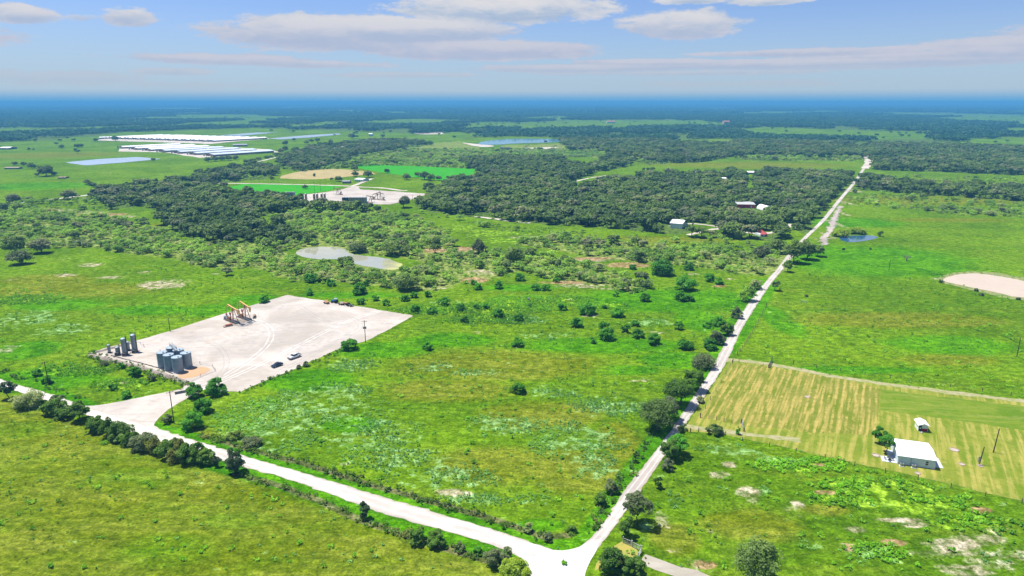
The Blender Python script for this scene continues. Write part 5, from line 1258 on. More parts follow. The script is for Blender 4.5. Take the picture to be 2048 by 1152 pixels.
# --- power poles
def pole(cx, cy, hpx, label, arm=True, trans=False, rz=0.0, lean=0):
    x, y = G(cx, cy); h = hpx * vmpp(cy)
    e = empty('power_pole', (x, y, 0), rz, label=label, cat='power pole'); e.rotation_euler = (0, lean, rz)
    MB().cyl((0, 0, -.2), (0, 0, h), .17, .12, 8).build('pole', WOODP_, e)
    if arm:
        MB().bar((-1.1, 0, h - .5), (1.1, 0, h - .5), .12).build('crossarm', WOODP_, e)
        for s in (-1, 0, 1): MB().cyl((s, 0, h - .44), (s, 0, h - .16), .06, .04, 6).build('insulator', GALV, e)
    if trans:
        for s in (-.45, .45): MB().cyl((s, -.15, h * .62), (s, -.15, h * .62 + 1.0), .28, n=10).build('transformer', GREYT, e)
    return e
pole(97, 770, 46, 'power pole with crossarm in the grass left of the pad entrance', rz=.4)
pole(340, 663, 27, 'single pole at the pad edge left of the pumpjacks', False)
pole(731, 685, 44, 'power pole with transformers at the near pad edge', True, True)
pole(348, 847, 63, 'tall dark pole beside the gravel apron', True, rz=.8)
pole(402, 827, 56, 'tall dark pole among bushes right of the apron', True, rz=.8)
pole(1778, 541, 21, 'thin pole alone in the right pasture', False)
pole(2034, 713, 38, 'dark pole in the pasture at the right edge of the picture', False)
pole(1959, 929, 34, 'dark pole with meter box in the yard, left of two', False, lean=.08)
pole(1987, 905, 46, 'taller yard pole with a lamp, right of two', False, lean=.05)
for cx, cy, hp, lb in [(33, 403, 18, 'pole by the far road at the far left'), (151, 392, 17, 'pole by the far road left of the woods'), (270, 378, 14, 'pole behind the far road at the wood edge'), (339, 365, 13, 'pole in the field behind the far road'), (443, 387, 14, 'pole in front of the vivid crop'), (541, 398, 17, 'pole behind the dark wood before the far pad'), (629, 383, 19, 'pole left of two at the far pad edge'), (641, 382, 17, 'pole right of two at the far pad edge'), (825, 402, 13, 'pole at the right corner of the far pad'), (1545, 478, 19, 'pole beside the red roofed house')]:
    pole(cx, cy, hp, lb, True)
# meter boxes on the yard pole
x, y = G(1959, 930); tag(MB().box((x - .5, y - .25, 1.9), (.5, .3, 1.8)).build('meter_box', GALV, bevel=.03), 'grey meter box mounted low beside the yard pole', 'meter box')
# --- pumpjacks
def pumpjack(x, y, rz, label, tilt=-18, beam=YELLOW, legs=ORANGE, wt=PINK, base=STEEL2, sc=1.0, group=None):
    e = empty('pumpjack', (x, y, .05), rz, label=label, cat='pumpjack', group=group); e.scale = (sc,) * 3
    MB().box((-1.0, 0, .25), (9.6, 2.2, .45)).build('skid', base, e, bevel=.05)
    ph = 6.6
    for s in (-1, 1):
        q = MB(); q.bar((1.9, s * 1.3, .45), (.9, s * .25, ph), .26, .26); q.build('samson_leg', legs, e)
        MB().bar((-1.8, s * 1.1, .45), (.6, s * .25, ph - .2), .22).build('back_leg', legs, e)
    br = MB()
    for z in (2.2, 4.0):
        t = z / ph; br.bar((1.9 - t, -1.3 + t * 1.05, z), (1.9 - t, 1.3 - t * 1.05, z), .12)
    br.build('cross_brace', legs, e)
    MB().cyl((.8, -.5, ph + .1), (.8, .5, ph + .1), .28, n=10).build('centre_bearing', base, e)
    T = Matrix.Rotation(R(-tilt), 3, 'Y'); pv = Vector((.8, 0, ph + .45))
    def q(x, z, yy=0): return pv + T @ Vector((x, yy, z))
    bm_ = MB(); bm_.bar(q(-4.4, 0), q(3.6, 0), .34, .62)
    for zz_ in (-.31, .31): bm_.bar(q(-4.4, zz_), q(3.6, zz_), .62, .07)
    bm_.build('walking_beam', beam, e)
    hd = MB(); prof = [(3.4, .7), (4.1, .6), (4.55, 0), (4.65, -.9), (4.45, -1.8), (3.9, -1.6), (3.5, -.6)]
    vs = [q(a, b, -.3) for a, b in prof] + [q(a, b, .3) for a, b in prof]; n = len(prof)
    hd.raw(vs, [tuple(range(n)), tuple(range(2 * n - 1, n - 1, -1))] + [(i, i + n, (i + 1) % n + n, (i + 1) % n) for i in range(n)])
    hd.build('horse_head', beam, e)
    top = q(4.5, -1.6)
    c = MB(); c.cyl(top, (top.x, 0, .9), .04, n=5); c.build('bridle_cable', base, e)
    MB().cyl((top.x, 0, 0), (top.x, 0, 1.3), .22, n=8).build('wellhead', STEEL2, e)
    MB().box((-3.2, 0, 1.2), (1.5, 1.2, 1.5)).build('gearbox', legs, e, bevel=.08)
    be = q(-4.2, -.3)
    for s in (-1, 1):
        k = MB(); k.bar((-3.2, s * .85, 1.6), (-3.9, s * .85, 3.0), .22, .5); k.build('crank_arm', legs, e)
        w = MB(); w.cyl((-3.95, s * .72, 3.1), (-3.95, s * .98, 3.1), .75, n=14); w.build('counterweight', wt, e)
        MB().bar((-3.8, s * 1.0, 2.9), (be.x, s * .8, be.z), .13).build('pitman_arm', legs, e)
    MB().bar((be.x, -.85, be.z), (be.x, .85, be.z), .22).build('equaliser', legs, e)
    MB().box((-5.0, 0, .95), (1.2, 1.1, .95)).build('motor', GREYT, e, bevel=.05)
    gr = MB()
    for s in (-1, 1):
        for k in range(6): gr.bar((-4.6 + k * .9, s * 1.5, .1), (-4.6 + k * .9, s * 1.5, 1.4), .06)
        gr.bar((-4.6, s * 1.5, 1.4), (-.1, s * 1.5, 1.4), .06); gr.bar((-4.6, s * 1.5, .8), (-.1, s * 1.5, .8), .05)
    gr.build('guard_rail', legs, e)
    return e
fz = math.atan2(-.62, .78)
P1 = np.array(G(470, 645.5)); perp = np.array([.77, .63])
pumpjack(P1[0] - 1.2, P1[1] + 1.0, fz, 'orange and yellow pumpjack at the near well pad, left of two', -9)
pumpjack(P1[0] + 2.7, P1[1] + 5.8, fz, 'orange and yellow pumpjack at the near well pad, right of two', -12)
for (cx, cy, lb) in ((485, 650.5, 'left'), (499, 645, 'right')):
    x, y = G(cx, cy)
    e = empty('well_cellar', (x, y, .05), fz, label='dark square well cellar in front of the %s pumpjack' % lb, cat='well cellar')
    MB().box((0, 0, .05), (3.0, 3.0, .16)).build('rim', CONC, e); MB().box((0, 0, .14), (2.5, 2.5, .06)).build('grate', STEEL2, e)
sheet('oily_patch', [(455, 645), (470, 638), (498, 640), (512, 646), (490, 654), (470, 653)], .05, STAIN, 'dark oily stained ground under the pumpjacks', .4, 1)
def junk(cx, cy, label, m1, m2, seed):
    x, y = G(cx, cy); g = random.Random(seed); e = empty('equipment_skid', (x, y, .05), g.uniform(0, 3), label=label, cat='equipment')
    MB().box((0, 0, .2), (4.2, 1.5, .3)).build('skid', m2, e, bevel=.04)
    MB().cyl((-1.2, 0, .8), (1.0, 0, .8), .42, n=12).build('drum', m1, e)
    MB().box((1.5, 0, .75), (.8, .9, .8)).build('motor', m1, e, bevel=.06)
    MB().bar((-2.0, .5, .5), (2.0, .5, 1.2), .12).build('boom', m1, e)
junk(456, 653, 'rusty orange equipment skid in front of the left pumpjack', PINK, RUST, 3)
junk(509, 635, 'small rusty equipment skid right of the pumpjacks', RUST, STEEL2, 5)
x, y = G(453, 638); e = empty('gas_bottle_rack', (x, y, .05), .4, label='pale grey chemical tank left of the pumpjacks', cat='tank')
MB().cyl((-1.2, 0, 1.1), (1.2, 0, 1.1), .75, n=14).build('drum', TANKTOP, e, smooth=False); MB().box((0, 0, .2), (2.8, 1.4, .3)).build('cradle', GALV, e)
# --- vehicles
def prism(mb, prof, w, m=0, wt=None):
    """side profile (x, z) extruded across y, narrowing where wt says"""
    n = len(prof); wt = wt or [1] * n
    vs = [(x, -w / 2 * k, z) for (x, z), k in zip(prof, wt)] + [(x, w / 2 * k, z) for (x, z), k in zip(prof, wt)]
    return mb.raw(vs, [tuple(range(n - 1, -1, -1)), tuple(range(n, 2 * n))] + [(i, (i + 1) % n, (i + 1) % n + n, i + n) for i in range(n)], m)
def wheels(e, xs, w, r, tw=.26, names='wheel'):
    for x in xs:
        for s in (-1, 1):
            o = MB().cyl((x, s * (w / 2 - tw), r), (x, s * w / 2, r), r, n=16).build(names, RUBBER, e)
            MB().cyl((x, s * (w / 2 - .02), r), (x, s * (w / 2 + .012), r), r * .58, n=12).build('rim', GALV, o)
def pickup(x, y, rz, label):
    e = empty('pickup_truck', (x, y, .045), rz, label=label, cat='pickup truck')
    b = MB(); prism(b, [(-2.85, .5), (2.75, .48), (2.85, .75), (2.75, 1.12), (1.45, 1.22), (-.75, 1.2), (-2.85, 1.15)], 1.95)
    b.build('body', TRUCKW, e, bevel=.04)
    c = MB(); prism(c, [(1.35, 1.2), (.65, 1.82), (-.7, 1.86), (-1.0, 1.2)], 1.75, wt=[1, .84, .84, 1]); c.build('cab', GLASS, e)
    r = MB(); prism(r, [(.75, 1.80), (.62, 1.90), (-.72, 1.93), (-.82, 1.82)], 1.56); r.build('roof', TRUCKW, e)
    for s in (-1, 1):
        p = MB(); p.bar((.25, s * .83, 1.2), (.15, s * .75, 1.85), .07); p.bar((-.95, s * .85, 1.2), (-.78, s * .75, 1.85), .09); p.build('pillar', TRUCKW, e)
        MB().box((1.0, s * 1.05, 1.28), (.12, .18, .2)).build('mirror', RUBBER, e)
        MB().box((2.80, s * .72, .92), (.1, .38, .2)).build('headlight', TANKTOP, e)
    MB().box((-1.95, 0, 1.17), (1.6, 1.55, .06)).build('bed', STEEL2, e)
    MB().box((2.84, 0, .58), (.16, 1.9, .2)).build('bumper', STEEL2, e); MB().box((2.83, 0, .93), (.07, 1.0, .26)).build('grille', RUBBER, e)
    wheels(e, (-1.75, 1.85), 2.0, .42)
def car(x, y, rz, label):
    e = empty('parked_car', (x, y, .045), rz, label=label, cat='car')
    b = MB(); prism(b, [(-2.3, .35), (2.25, .32), (2.35, .6), (2.2, .82), (1.1, .96), (-1.5, 1.02), (-2.3, .92)], 1.82); b.build('body', CARB, e, bevel=.05)
    c = MB(); prism(c, [(1.1, .95), (.35, 1.42), (-1.0, 1.46), (-1.95, .98)], 1.6, wt=[1, .8, .8, 1]); c.build('cabin', GLASS, e)
    r = MB(); prism(r, [(.42, 1.40), (.3, 1.47), (-.95, 1.51), (-1.1, 1.42)], 1.34); r.build('roof', CARB, e)
    for s in (-1, 1): MB().box((2.27, s * .66, .66), (.1, .4, .13)).build('headlight', TANKTOP, e)
    MB().box((-.1, 1.25, .75), (1.0, .9, .07), rot=Matrix.Rotation(R(60), 3, 'Z')).build('open_door', CARB, e) if False else None
    wheels(e, (-1.4, 1.45), 1.86, .34, .22)
A, B, ang, L = seg_dir((601, 711.5), (577, 720.5)); pickup((A[0] + B[0]) / 2, (A[1] + B[1]) / 2, ang, 'white crew cab pickup parked on the near side of the gravel pad')
A, B, ang, L = seg_dir((563, 729.5), (545, 736)); car((A[0] + B[0]) / 2, (A[1] + B[1]) / 2, ang, 'dark blue car parked beside the white pickup on the pad')
# tractors and mowers at the back of the pad
def tractor(cx, cy, rz, m, label, canopy=True):
    x, y = G(cx, cy); e = empty('tractor', (x, y, .045), rz, label=label, cat='tractor')
    MB().box((1.1, 0, 1.15), (1.9, .85, .75)).build('hood', m, e, bevel=.1); MB().box((-.2, 0, .85), (1.6, .8, .5)).build('chassis', STEEL2, e)
    MB().box((-.6, 0, 1.35), (.6, .6, .5)).build('seat', RUBBER, e)
    if canopy:
        MB().box((-.5, 0, 2.45), (1.7, 1.5, .1)).build('canopy', TANKTOP if m is BLUE else m, e)
        for sx in (-1.2, .2):
            for s in (-.65, .65): MB().bar((sx, s, 1.1), (sx, s, 2.4), .07).build('canopy_post', m, e)
    for s in (-1, 1):
        MB().cyl((-.7, s * .55, .75), (-.7, s * .95, .75), .75, n=16).build('rear_wheel', RUBBER, e); MB().cyl((1.5, s * .55, .45), (1.5, s * .8, .45), .45, n=14).build('front_wheel', RUBBER, e)
        MB().box((-.7, s * .75, 1.56), (1.0, .45, .08)).build('fender', m, e)
def mower(cx, cy, rz, m, label, w=4.2):
    x, y = G(cx, cy); e = empty('batwing_mower', (x, y, .045), rz, label=label, cat='mower')
    MB().box((0, 0, .45), (1.9, w * .45, .3)).build('deck', m, e, bevel=.06)
    for s in (-1, 1):
        MB().box((0, s * w * .38, .75), (1.7, w * .3, .22), rot=Matrix.Rotation(R(s * 28), 3, 'X')).build('wing', m, e)
        MB().cyl((-1.3, s * .7, .35), (-1.3, s * .95, .35), .35, n=12).build('wheel', RUBBER, e)
    MB().bar((.9, 0, .5), (2.3, 0, .5), .14).build('tongue', STEEL2, e)
mower(654, 606.5, .5, ORANGE, 'orange mower left of the blue tractor'); tractor(670, 606, 2.9, BLUE, 'blue tractor with pale canopy at the back of the pad')
mower(683.5, 609, .3, TANP, 'brown implement between the two tractors', 3.4); tractor(694, 611, 2.7, ORANGE, 'orange red tractor at the right of the parked machines', False)
mower(702, 612.5, 1.1, STEEL2, 'dark folded implement behind the orange tractor', 2.6)
# --- white building with slabs
def frame_from(a, b, c):
    """origin, x axis toward b; returns A, angle, length, depth toward c"""
    A, B, ang, L = seg_dir(a, b); return A, ang, L
zr = 2.75
c0 = np.array(G(1795.5, 912.8 + 15.2)); c1 = np.array(G(1868.5, 923.5 + 15.0)); d = c1 - c0; ang = math.atan2(d[1], d[0]); Lw = np.hypot(*d); Dp = 10.2
e = empty('white_building', (c0[0], c0[1], 0), ang, label='white metal roofed building with pale walls in the mown yard', cat='building')
def shed_walls(L, D, h, m, e, hb=None, name='wall', t=.12):
    for nm, c, s in (('w', (L / 2, 0, h / 2), (L, t, h)), ('b', (L / 2, D, h / 2), (L, t, h)), ('l', (0, D / 2, h / 2), (t, D - 2 * t - .01, h)), ('r', (L, D / 2, h / 2), (t, D - 2 * t - .01, h))):
        MB().box(c, s).build(name, m, e)
shed_walls(Lw, Dp, zr, WALLW, e)
rf = MB()
rz0, rzm, o_ = zr, zr + .55, .45
vs = [(-o_, -o_, rz0), (Lw + o_, -o_, rz0), (Lw + o_, Dp / 2, rzm), (-o_, Dp / 2, rzm), (Lw + o_, Dp + o_, rz0), (-o_, Dp + o_, rz0)]
vs2 = [(a, b, c + .1) for a, b, c in vs]
rf.raw(vs + vs2, [(0, 3, 2, 1), (3, 5, 4, 2), (6, 7, 8, 9), (9, 8, 10, 11), (0, 1, 7, 6), (4, 5, 11, 10), (1, 2, 8, 7), (2, 4, 10, 8), (3, 0, 6, 9), (5, 3, 9, 11)])
ro = rf.build('roof', WHITE, e)
ss2 = MB()
for k in range(int(Lw / .5)):
    x = -o_ + .5 + k * .5; ss2.bar((x, -o_, rz0 + .12), (x, Dp / 2, rzm + .12), .04); ss2.bar((x, Dp / 2, rzm + .12), (x, Dp + o_, rz0 + .12), .04)
s_ = ss2.build('roof_seams', WHITE, e); s_['kind'] = 'stuff'
MB().bar((3.0, Dp / 2, rzm + .15), (3.0, Dp / 2, rzm + .5), .12).build('vent', GALV, e)
w = MB().box((7.2, -.07, 1.5), (.9, .06, 1.3)).build('window', WHITE, e)
MB().box((7.2, -.11, 1.82), (.7, .03, .5)).build('pane', GLASS, w); MB().box((7.2, -.11, 1.18), (.7, .03, .5)).build('pane', GLASS, w)
MB().box((8.9, -.075, 1.0), (.9, .05, 2.0)).build('door', WALLW, e)
for k in range(1, 14): MB().box((k * .72, -.066, 1.35), (.05, .02, 2.6)).build('wall_rib', WALLW, e)
MB().bar((3.2, -.12, .1), (3.2, -.12, 2.7), .09).build('downpipe', GALV, e)
def local(p): 
    return (c0[0] + math.cos(ang) * p[0] - math.sin(ang) * p[1], c0[1] + math.sin(ang) * p[0] + math.cos(ang) * p[1])
def slab(x0, y0, x1, y1, label):
    x, y = local(((x0 + x1) / 2, (y0 + y1) / 2)); o = MB().box((0, 0, .06), (x1 - x0, y1 - y0, .12)).build('concrete_slab', CONC); o.location = (x, y, 0); o.rotation_euler = (0, 0, ang); tag(o, label, kind='structure')
slab(Lw + .1, 1.2, Lw + 2.6, 7.2, 'pale concrete slab at the right end of the white building'); slab(-3.9, .2, -.1, 3.6, 'pale patio slab at the left end of the white building'); slab(-1.7, 3.7, -.1, 8.2, 'narrow concrete walk at the left end of the white building')
def acu(px_, lb):
    x, y = local((px_, -.9)); e2 = empty('air_conditioner', (x, y, 0), ang, label=lb, cat='air conditioner')
    MB().box((0, 0, .5), (.95, .75, .8)).build('case', GALV, e2, bevel=.03); MB().cyl((0, 0, .905), (0, 0, .93), .3, n=14).build('fan_grille', STEEL2, e2); MB().box((0, 0, .05), (1.3, 1.1, .1)).build('pad', CONC, e2)
acu(.9, 'air conditioner outside the front wall, left of two'); acu(3.9, 'air conditioner outside the front wall, right of two')
x, y = local((-2.0, 1.6)); e2 = empty('patio_table', (x, y, .12), ang, label='dark round table on the shaded patio slab', cat='table')
MB().cyl((0, 0, .7), (0, 0, .74), .6, n=16).build('tabletop', STEEL2, e2); MB().cyl((0, 0, 0), (0, 0, .7), .06, n=8).build('leg', STEEL2, e2)
for k, (dx, dy) in enumerate(((-.95, 0), (.95, 0), (0, -.95))):
    x, y = local((-2.0 + dx, 1.6 + dy)); e2 = empty('patio_chair', (x, y, .12), ang + math.atan2(-dy, -dx), label='dark patio chair %s the table on the shaded slab' % ('left of', 'right of', 'in front of')[k], cat='chair')
    MB().box((0, 0, .45), (.5, .5, .06)).build('seat', STEEL2, e2); MB().box((-.25, 0, .75), (.05, .5, .6)).build('backrest', STEEL2, e2)
    for sx in (-.2, .2):
        for sy in (-.2, .2): MB().bar((sx, sy, 0), (sx, sy, .42), .04).build('leg', STEEL2, e2)
# --- flag painted shed
a0 = np.array(G(1836.2, 862.2)); a1 = np.array(G(1855.0, 864.2)); d = a1 - a0; ang2 = math.atan2(d[1], d[0]); Ls = np.hypot(*d); Ds = 3.6; hs = 2.15
e = empty('garden_shed', (a0[0], a0[1], 0), ang2, label='small white roofed shed with a lone star flag painted on its end', cat='shed')
MB().box((Ls / 2, Ds / 2, hs / 2), (Ls, Ds, hs)).build('walls', WHITE, e)
gb = MB(); gb.raw([(0, -.0, hs), (Ls, 0, hs), (Ls / 2, 0, hs + .55), (0, Ds, hs), (Ls, Ds, hs), (Ls / 2, Ds, hs + .55)], [(0, 1, 2), (5, 4, 3), (0, 2, 5, 3), (1, 4, 5, 2)]); gb.build('gable', WALLW, e)
for s in (-1, 1):
    q = MB(); x0 = Ls / 2; x1 = Ls / 2 + s * (Ls / 2 + .35); z1 = hs - .1
    vs = [(x0, -.5, hs + .62), (x1, -.5, z1), (x1, Ds + .5, z1), (x0, Ds + .5, hs + .62)]; vs += [(a, b, c + .07) for a, b, c in vs]
    q.raw(vs, [(0, 1, 2, 3), (7, 6, 5, 4), (0, 4, 5, 1), (1, 5, 6, 2), (2, 6, 7, 3), (3, 7, 4, 0)]); q.build('roof_panel', WHITE, e)
fl = Ls - .2
MB().box((.1 + fl / 6, -.03, 1.05), (fl / 3 - .005, .05, 1.9)).build('blue_panel', NAVY, e)
MB().box((.1 + fl * 2 / 3, -.03, 1.53), (fl * 2 / 3 - .005, .05, .94)).build('white_panel', WALLW, e); MB().box((.1 + fl * 2 / 3, -.03, .57), (fl * 2 / 3 - .005, .05, .94)).build('red_panel', CRIM, e)
st = MB(); cxs, czs = .1 + fl / 6, 1.1
pts = []
for k in range(10):
    a = math.pi / 2 + k * math.pi / 5; r_ = .34 if k % 2 == 0 else .14; pts.append((cxs + r_ * math.cos(a), czs + r_ * math.sin(a)))
st.raw([(a, -.065, b) for a, b in pts] + [(a, -.058, b) for a, b in pts], [tuple(range(9, -1, -1))] + [(i, i + 10, (i + 1) % 10 + 10, (i + 1) % 10) for i in range(10)]); st.build('white_star', WHITE, e)
x, y = G(1843, 866); tag(MB().box((x, y, .15), (.7, .4, .3), .6).build('step_block', CONC, bevel=.04), 'small pale block lying in front of the flag shed', 'block')
# stone rings in the yard
STONE = mat('ring_stone', (.45, .33, .24), .9, 0, (.36, .27, .21), 2)
for cx, cy, rr, lb in [(1752, 911, 1.0, 'stone fire ring left of the white building patio'), (1909, 900, 1.2, 'stone ring in the grass right of the white building'), (1924, 929, .8, 'small stone ring right of the white building slab'), (1836, 947, .7, 'small pale stone ring in front of the white building'), (1961, 932, .75, 'stone ring at the foot of the leaning yard pole'), (1615, 794, .9, 'pale bare stone patch in the hay field')]:
    x, y = G(cx, cy); e = empty('stone_ring', (x, y, .03), 0, label=lb, cat='stone ring')
    bs = MB().box((0, 0, .08), (.38, .22, .2), top=(.8, .8)).mesh('stone', STONE)
    n = int(rr * 14)
    for k in range(n):
        t = 2 * math.pi * k / n; o = link('stone', bs, e); o.location = (rr * math.cos(t), rr * math.sin(t), 0); o.rotation_euler = (0, 0, t + math.pi / 2 + rng.normal(0, .1)); o.scale = (1, 1, rng.uniform(.7, 1.2))
    MB().cyl((0, 0, -.02), (0, 0, .04), rr - .12, n=16).build('bed', BATM, e)
# meadow trough
x, y = G(1057, 603); e = empty('feeder', (x, y, 0), .3, label='small pale feeder standing on bare dirt in the upper meadow', cat='feeder')
MB().cyl((0, 0, .9), (0, 0, 1.9), .6, .6, 12).build('drum', GALV, e); MB().cyl((0, 0, .45), (0, 0, .9), .15, .6, 12).build('funnel', GALV, e)
for k in range(3): MB().bar((math.cos(k * 2.09) * .9, math.sin(k * 2.09) * .9, 0), (math.cos(k * 2.09) * .5, math.sin(k * 2.09) * .5, 1.3), .06).build('leg', GALV, e)

# --- poultry barns
def barn(x, y, ang, L, w, m, label, group, h=3.2, ridge=2.0):
    e = empty('poultry_barn', (x, y, .3), ang, label=label, cat='barn', group=group)
    MB().box((L / 2, 0, h / 2), (L, w - .6, h)).build('walls', BARND, e)
    r = MB(); vs = [(-1, -w / 2, h), (L + 1, -w / 2, h), (L + 1, 0, h + ridge), (-1, 0, h + ridge), (L + 1, w / 2, h), (-1, w / 2, h)]; vs += [(a, b, c + .25) for a, b, c in vs]
    r.raw(vs, [(0, 3, 2, 1), (3, 5, 4, 2), (6, 7, 8, 9), (9, 8, 10, 11), (0, 1, 7, 6), (4, 5, 11, 10), (1, 2, 8, 7), (2, 4, 10, 8), (3, 0, 6, 9), (5, 3, 9, 11)]); r.build('roof', m, e)
    MB().raw([(-.3, -w / 2 + .4, 0), (-.3, w / 2 - .4, 0), (-.3, w / 2 - .4, h), (-.3, 0, h + ridge), (-.3, -w / 2 + .4, h), (-.1, -w / 2 + .4, 0), (-.1, w / 2 - .4, 0), (-.1, w / 2 - .4, h), (-.1, 0, h + ridge), (-.1, -w / 2 + .4, h)], [(4, 3, 2, 1, 0), (5, 6, 7, 8, 9)] + [(i, (i + 1) % 5, (i + 1) % 5 + 5, i + 5) for i in range(5)]).build('end_wall', BARND, e)
    MB().cyl((-5, w / 2 - 3, 0), (-5, w / 2 - 3, 6), 1.5, n=10).build('feed_bin', GALV, e)
    MB().box((-4, -w / 2 + 3, 1.6), (4.5, 4, 3.2)).build('control_room', TANP, e)
A, B, a_, L_ = seg_dir((211, 277.2), (423, 283.6)); bd = math.atan2(145, 87)
for k in range(14):
    p = A + (B - A) * k / 13; barn(p[0], p[1], bd, 168, 21, BARNW, 'long white roofed barn, %s from left in the upper barn row' % (ORD + ['thirteenth', 'fourteenth'])[k], 'upper row of long white barns')
A, B, a_, L_ = seg_dir((243, 297), (420, 312.5)); bd2 = math.atan2(107, 75)
for k in range(7):
    p = A + (B - A) * k / 6; barn(p[0], p[1], bd2, 132, 30 if k else 18, BARNW if k < 3 else BARNB, ('white roofed barn, %s from left in the lower barn row' if k < 3 else 'silver roofed barn, %s from left in the lower barn row') % ORD[k], 'lower row of long barns')
# --- simple far buildings
def house(cx, cy, wpx, hpx, depth, label, wallm, roofm, ang=0.0, ridge=1.2, name='building', cat='building', hip=False, windows=2):
    x, y = G(cx, cy); L = wpx * mpp(cy); h = hpx * vmpp(cy)
    e = empty(name, (x, y, 0), ang, label=label, cat=cat)
    MB().box((0, depth / 2, h / 2), (L, depth, h)).build('walls', wallm, e)
    r = MB(); o_ = .5; i_ = depth * .4 if hip else 0
    vs = [(-L / 2 - o_, -o_, h), (L / 2 + o_, -o_, h), (L / 2 + o_ - i_, depth / 2, h + ridge), (-L / 2 - o_ + i_, depth / 2, h + ridge), (L / 2 + o_, depth + o_, h), (-L / 2 - o_, depth + o_, h)]; vs += [(a, b, c + .15) for a, b, c in vs]
    r.raw(vs, [(0, 3, 2, 1), (3, 5, 4, 2), (6, 7, 8, 9), (9, 8, 10, 11), (0, 1, 7, 6), (4, 5, 11, 10), (1, 2, 8, 7), (2, 4, 10, 8), (3, 0, 6, 9), (5, 3, 9, 11)]); r.build('roof', roofm, e)
    for k in range(windows):
        w = MB().box((-L / 2 + L * (k + .5) / max(1, windows), -.06, h * .55), (1.2, .1, 1.2)).build('window', WHITE, e); MB().box((-L / 2 + L * (k + .5) / max(1, windows), -.13, h * .55), (1.0, .04, 1.0)).build('pane', GLASS, w)
    MB().box((L * .3, -.07, 1.1), (1.2, .12, 2.2)).build('door', roofm, e)
    return e
house(1352, 457, 24, 10, 18, 'white metal barn at the near edge of the oak woods', WALLW, WHITE, R(-28), 1.8, 'metal_barn', 'barn', windows=0)
house(1492, 416, 34, 7, 20, 'long red building with pale roof deep in the oak woods', REDR, mat('pale_roof', (.50, .50, .48), .5), R(-8), .8, 'red_barn', 'barn', windows=0)
house(1528, 473, 15, 4, 10, 'small house with a red hipped roof by the curving drive', WALLW, REDROOF, R(5), 2.6, 'house', 'house', True)
house(1508, 348, 34, 3, 14, 'long low white roofed shed behind the oak woods', BARND, WHITE, 0, 1.4, 'shed', 'shed', windows=0)
house(1443, 360, 20, 3, 12, 'white roofed trailer hidden in the oak woods', WALLW, WHITE, 0, 1.0, 'trailer', 'building', windows=2)
house(1416, 397, 8, 3, 6, 'tiny white roof showing between oaks', WALLW, WHITE, R(10), .8, 'shed', 'shed', windows=0)
house(692, 367, 14, 4, 12, 'dark open farm shed with grey roof, left of two', BARND, GALV, R(5), .8, 'farm_shed', 'shed', windows=0)
house(717, 363, 18, 4, 16, 'grey white farm shed, right of two', WALLW, WHITE, R(-20), 1.0, 'farm_shed', 'shed', windows=0)
house(22, 338, 28, 2.5, 10, 'long low shed with pinkish roof in the left field', BARND, mat('pink_tin', (.42, .30, .27), .6), 0, .6, 'long_shed', 'shed', windows=0)
house(122, 357, 14, 2, 10, 'low rusty roofed shed beside the left ranch trees', BARND, RUST, 0, .6, 'shed', 'shed', windows=0)
house(8, 299, 20, 3, 25, 'white roofed barn at the far left edge of the green field', BARND, WHITE, 0, 2, 'metal_barn', 'barn', windows=0)
house(205, 278, 10, 3, 20, 'small white shed at the left end of the upper barns', BARND, WHITE, R(30), 2, 'shed', 'shed', windows=0)
house(480, 293, 26, 3, 25, 'grey roofed shed in the yard between the barn rows', BARND, GALV, R(20), 2, 'shed', 'shed', windows=0)
house(412, 300, 8, 2, 12, 'small white shed between the barn rows', BARND, WHITE, 0, 1, 'shed', 'shed', windows=0)
house(741, 272, 7, 4, 14, 'white house far off above the brushy slope', WALLW, WHITE, 0, 2, 'house', 'house', windows=1)
house(900, 396, 8, 3, 8, 'tiny pale roof at the edge of the oak woods', WALLW, GALV, 0, 1, 'shed', 'shed', windows=0)
house(1222, 246, 16, 3, 30, 'far pale farm building in the distant green clearing', WALLW, PINK, 0, 3, 'farm_building', 'building', windows=0)
house(1454, 248, 12, 5, 30, 'pale orange building far off among the woods', mat('peach_wall', (.62, .42, .30), .8), PINK, 0, 3, 'farm_building', 'building', windows=0)
x, y = G(1537, 421); e = empty('quonset_shed', (x, y, 0), R(10), label='white round roofed shed among the oaks', cat='shed')
q = MB(); n = 10; vs = [(math.cos(math.pi * k / n) * 4.5, yy, math.sin(math.pi * k / n) * 4.2) for yy in (0, 14) for k in range(n + 1)]
q.raw(vs, [(k, k + n + 1, k + n + 2, k + 1) for k in range(n)] + [tuple(range(n + 1)), tuple(range(2 * n + 1, n, -1))]); q.build('shell', WHITE, e); MB().box((0, -.05, 1.4), (2.6, .1, 2.8)).build('door', GALV, e)
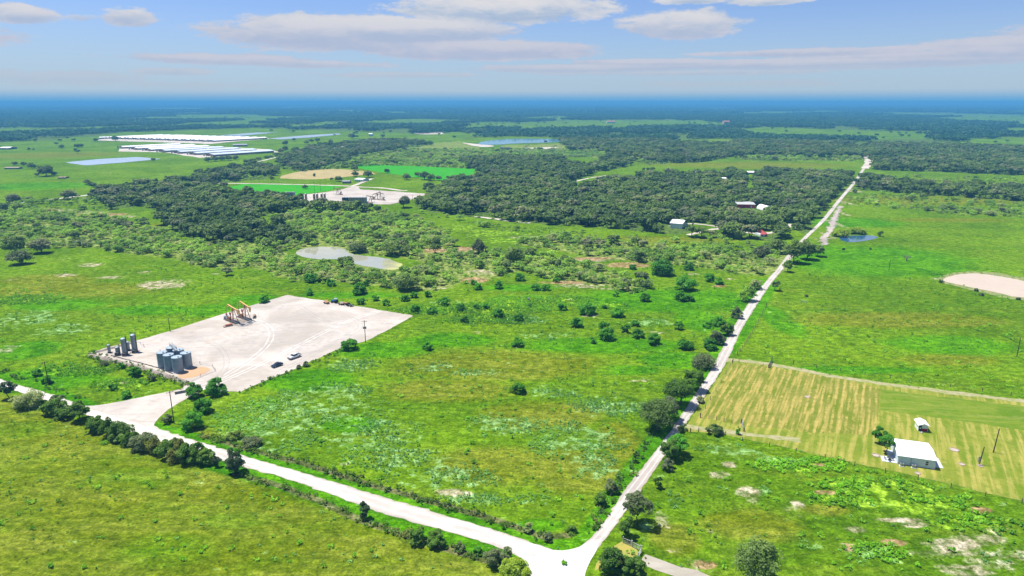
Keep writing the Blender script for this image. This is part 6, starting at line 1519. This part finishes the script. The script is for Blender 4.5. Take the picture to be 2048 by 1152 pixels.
# --- distant well pad equipment
for k in range(8):
    cx = 688 + k * 6.1; x, y = G(cx, 407)
    e = empty('storage_tank', (x, y, .2), 0, label='%s storage tank, %s from left in the far pad tank row' % ('dark blue' if k < 2 else 'grey', ORD[k]), cat='tank', group='tank row at the distant well pad')
    m = mat('deep_blue_tank', (.03, .09, .16), .5) if k < 2 else (GREYT if k % 2 else TANP)
    MB().cyl((0, 0, 0), (0, 0, 6.2), 1.9, n=16, cap=False).build('shell', m, e, smooth=True); MB().cyl((0, 0, 6.2), (0, 0, 6.6), 1.95, .2, 16).build('roof', GALV, e)
for k, cx in enumerate((605.5, 612, 628.5, 634.5, 643.5, 649.5)):
    x, y = G(cx, 402.5); e = empty('treater_vessel', (x, y, .2), 0, label='tall rusty vessel, %s from left at the far pad' % ORD[k], cat='vessel', group='tall vessels at the distant well pad')
    MB().cyl((0, 0, 0), (0, 0, 7.5), 1.0, n=12, cap=False).build('shell', TANP if k % 2 else RUST, e); MB().cyl((0, 0, 7.5), (0, 0, 7.9), 1.0, .3, 12).build('top_dome', GALV, e); MB().cyl((1.3, 0, 0), (1.3, 0, 8.6), .2, n=6).build('exhaust_stack', RUST, e)
for k, cx in enumerate((574, 580, 587)):
    x, y = G(cx, 396); e = empty('storage_tank', (x, y, 0), 0, label='grey tank, %s of three at the left end of the far pad' % ORD[k], cat='tank', group='three tanks left of the far pad')
    MB().cyl((0, 0, 0), (0, 0, 6.5), 2.0, n=14, cap=False).build('shell', GREYT, e); MB().cyl((0, 0, 6.5), (0, 0, 6.8), 2.05, .2, 14).build('roof', GALV, e)
for cx, cy, rz, t, lb in ((676, 389.5, 2.9, 14, 'left edge'), (752, 399, .35, 16, 'middle'), (762, 400.5, 2.6, -10, 'right of the middle'), (740, 406, .4, -14, 'near side')):
    x, y = G(cx, cy); pumpjack(x, y, rz, 'rusty brown pumpjack at the %s of the distant pad' % lb, t, RUST if lb != 'left edge' else TANP, TANP, RUST, RUST, .95)
for cx, cy, lb in ((1052, 300, 'left'), (1107, 300, 'right')):
    x, y = G(cx, cy); pumpjack(x, y, .3, 'far rusty pumpjack at the %s end of the small white pad' % lb, 12, RUST, RUST, RUST, RUST, 1.3)
for k in range(8):
    x, y = G(1001 + k * 2.6, 301.5); e = empty('storage_tank', (x, y, .2), 0, label='tiny grey tank, %s in the row left of the small far pad' % ORD[k], cat='tank', group='tank row at the small far pad')
    MB().cyl((0, 0, 0), (0, 0, 7), 2.2, n=12, cap=False).build('shell', TANP if k % 2 else GREYT, e); MB().cyl((0, 0, 7), (0, 0, 7.3), 2.25, .2, 12).build('roof', GALV, e)

# ------------------------------------------------------------------ haze
bpy.ops.mesh.primitive_cube_add(size=1)
hz = bpy.context.object; hz.name = 'haze'; hz.data.name = 'haze'
hz.scale = (150000, 150000, 104 + 1.5); hz.location = (0, 0, (104 - 1.5) / 2)
tag(hz, 'thin blue summer haze over the whole plain', 'haze', kind='stuff')
hm = bpy.data.materials.new('haze_air'); hm.use_nodes = True; T = NT(hm.node_tree); T.n.clear()
pv_ = T.new('ShaderNodeVolumePrincipled'); pv_.inputs['Color'].default_value = (.13, .46, .80, 1); pv_.inputs['Density'].default_value = 1.0 / 6000; pv_.inputs['Anisotropy'].default_value = .0
T.l.new(pv_.outputs[0], T.new('ShaderNodeOutputMaterial').inputs['Volume'])
hz.data.materials.append(hm)
print('objects', len(bpy.data.objects))
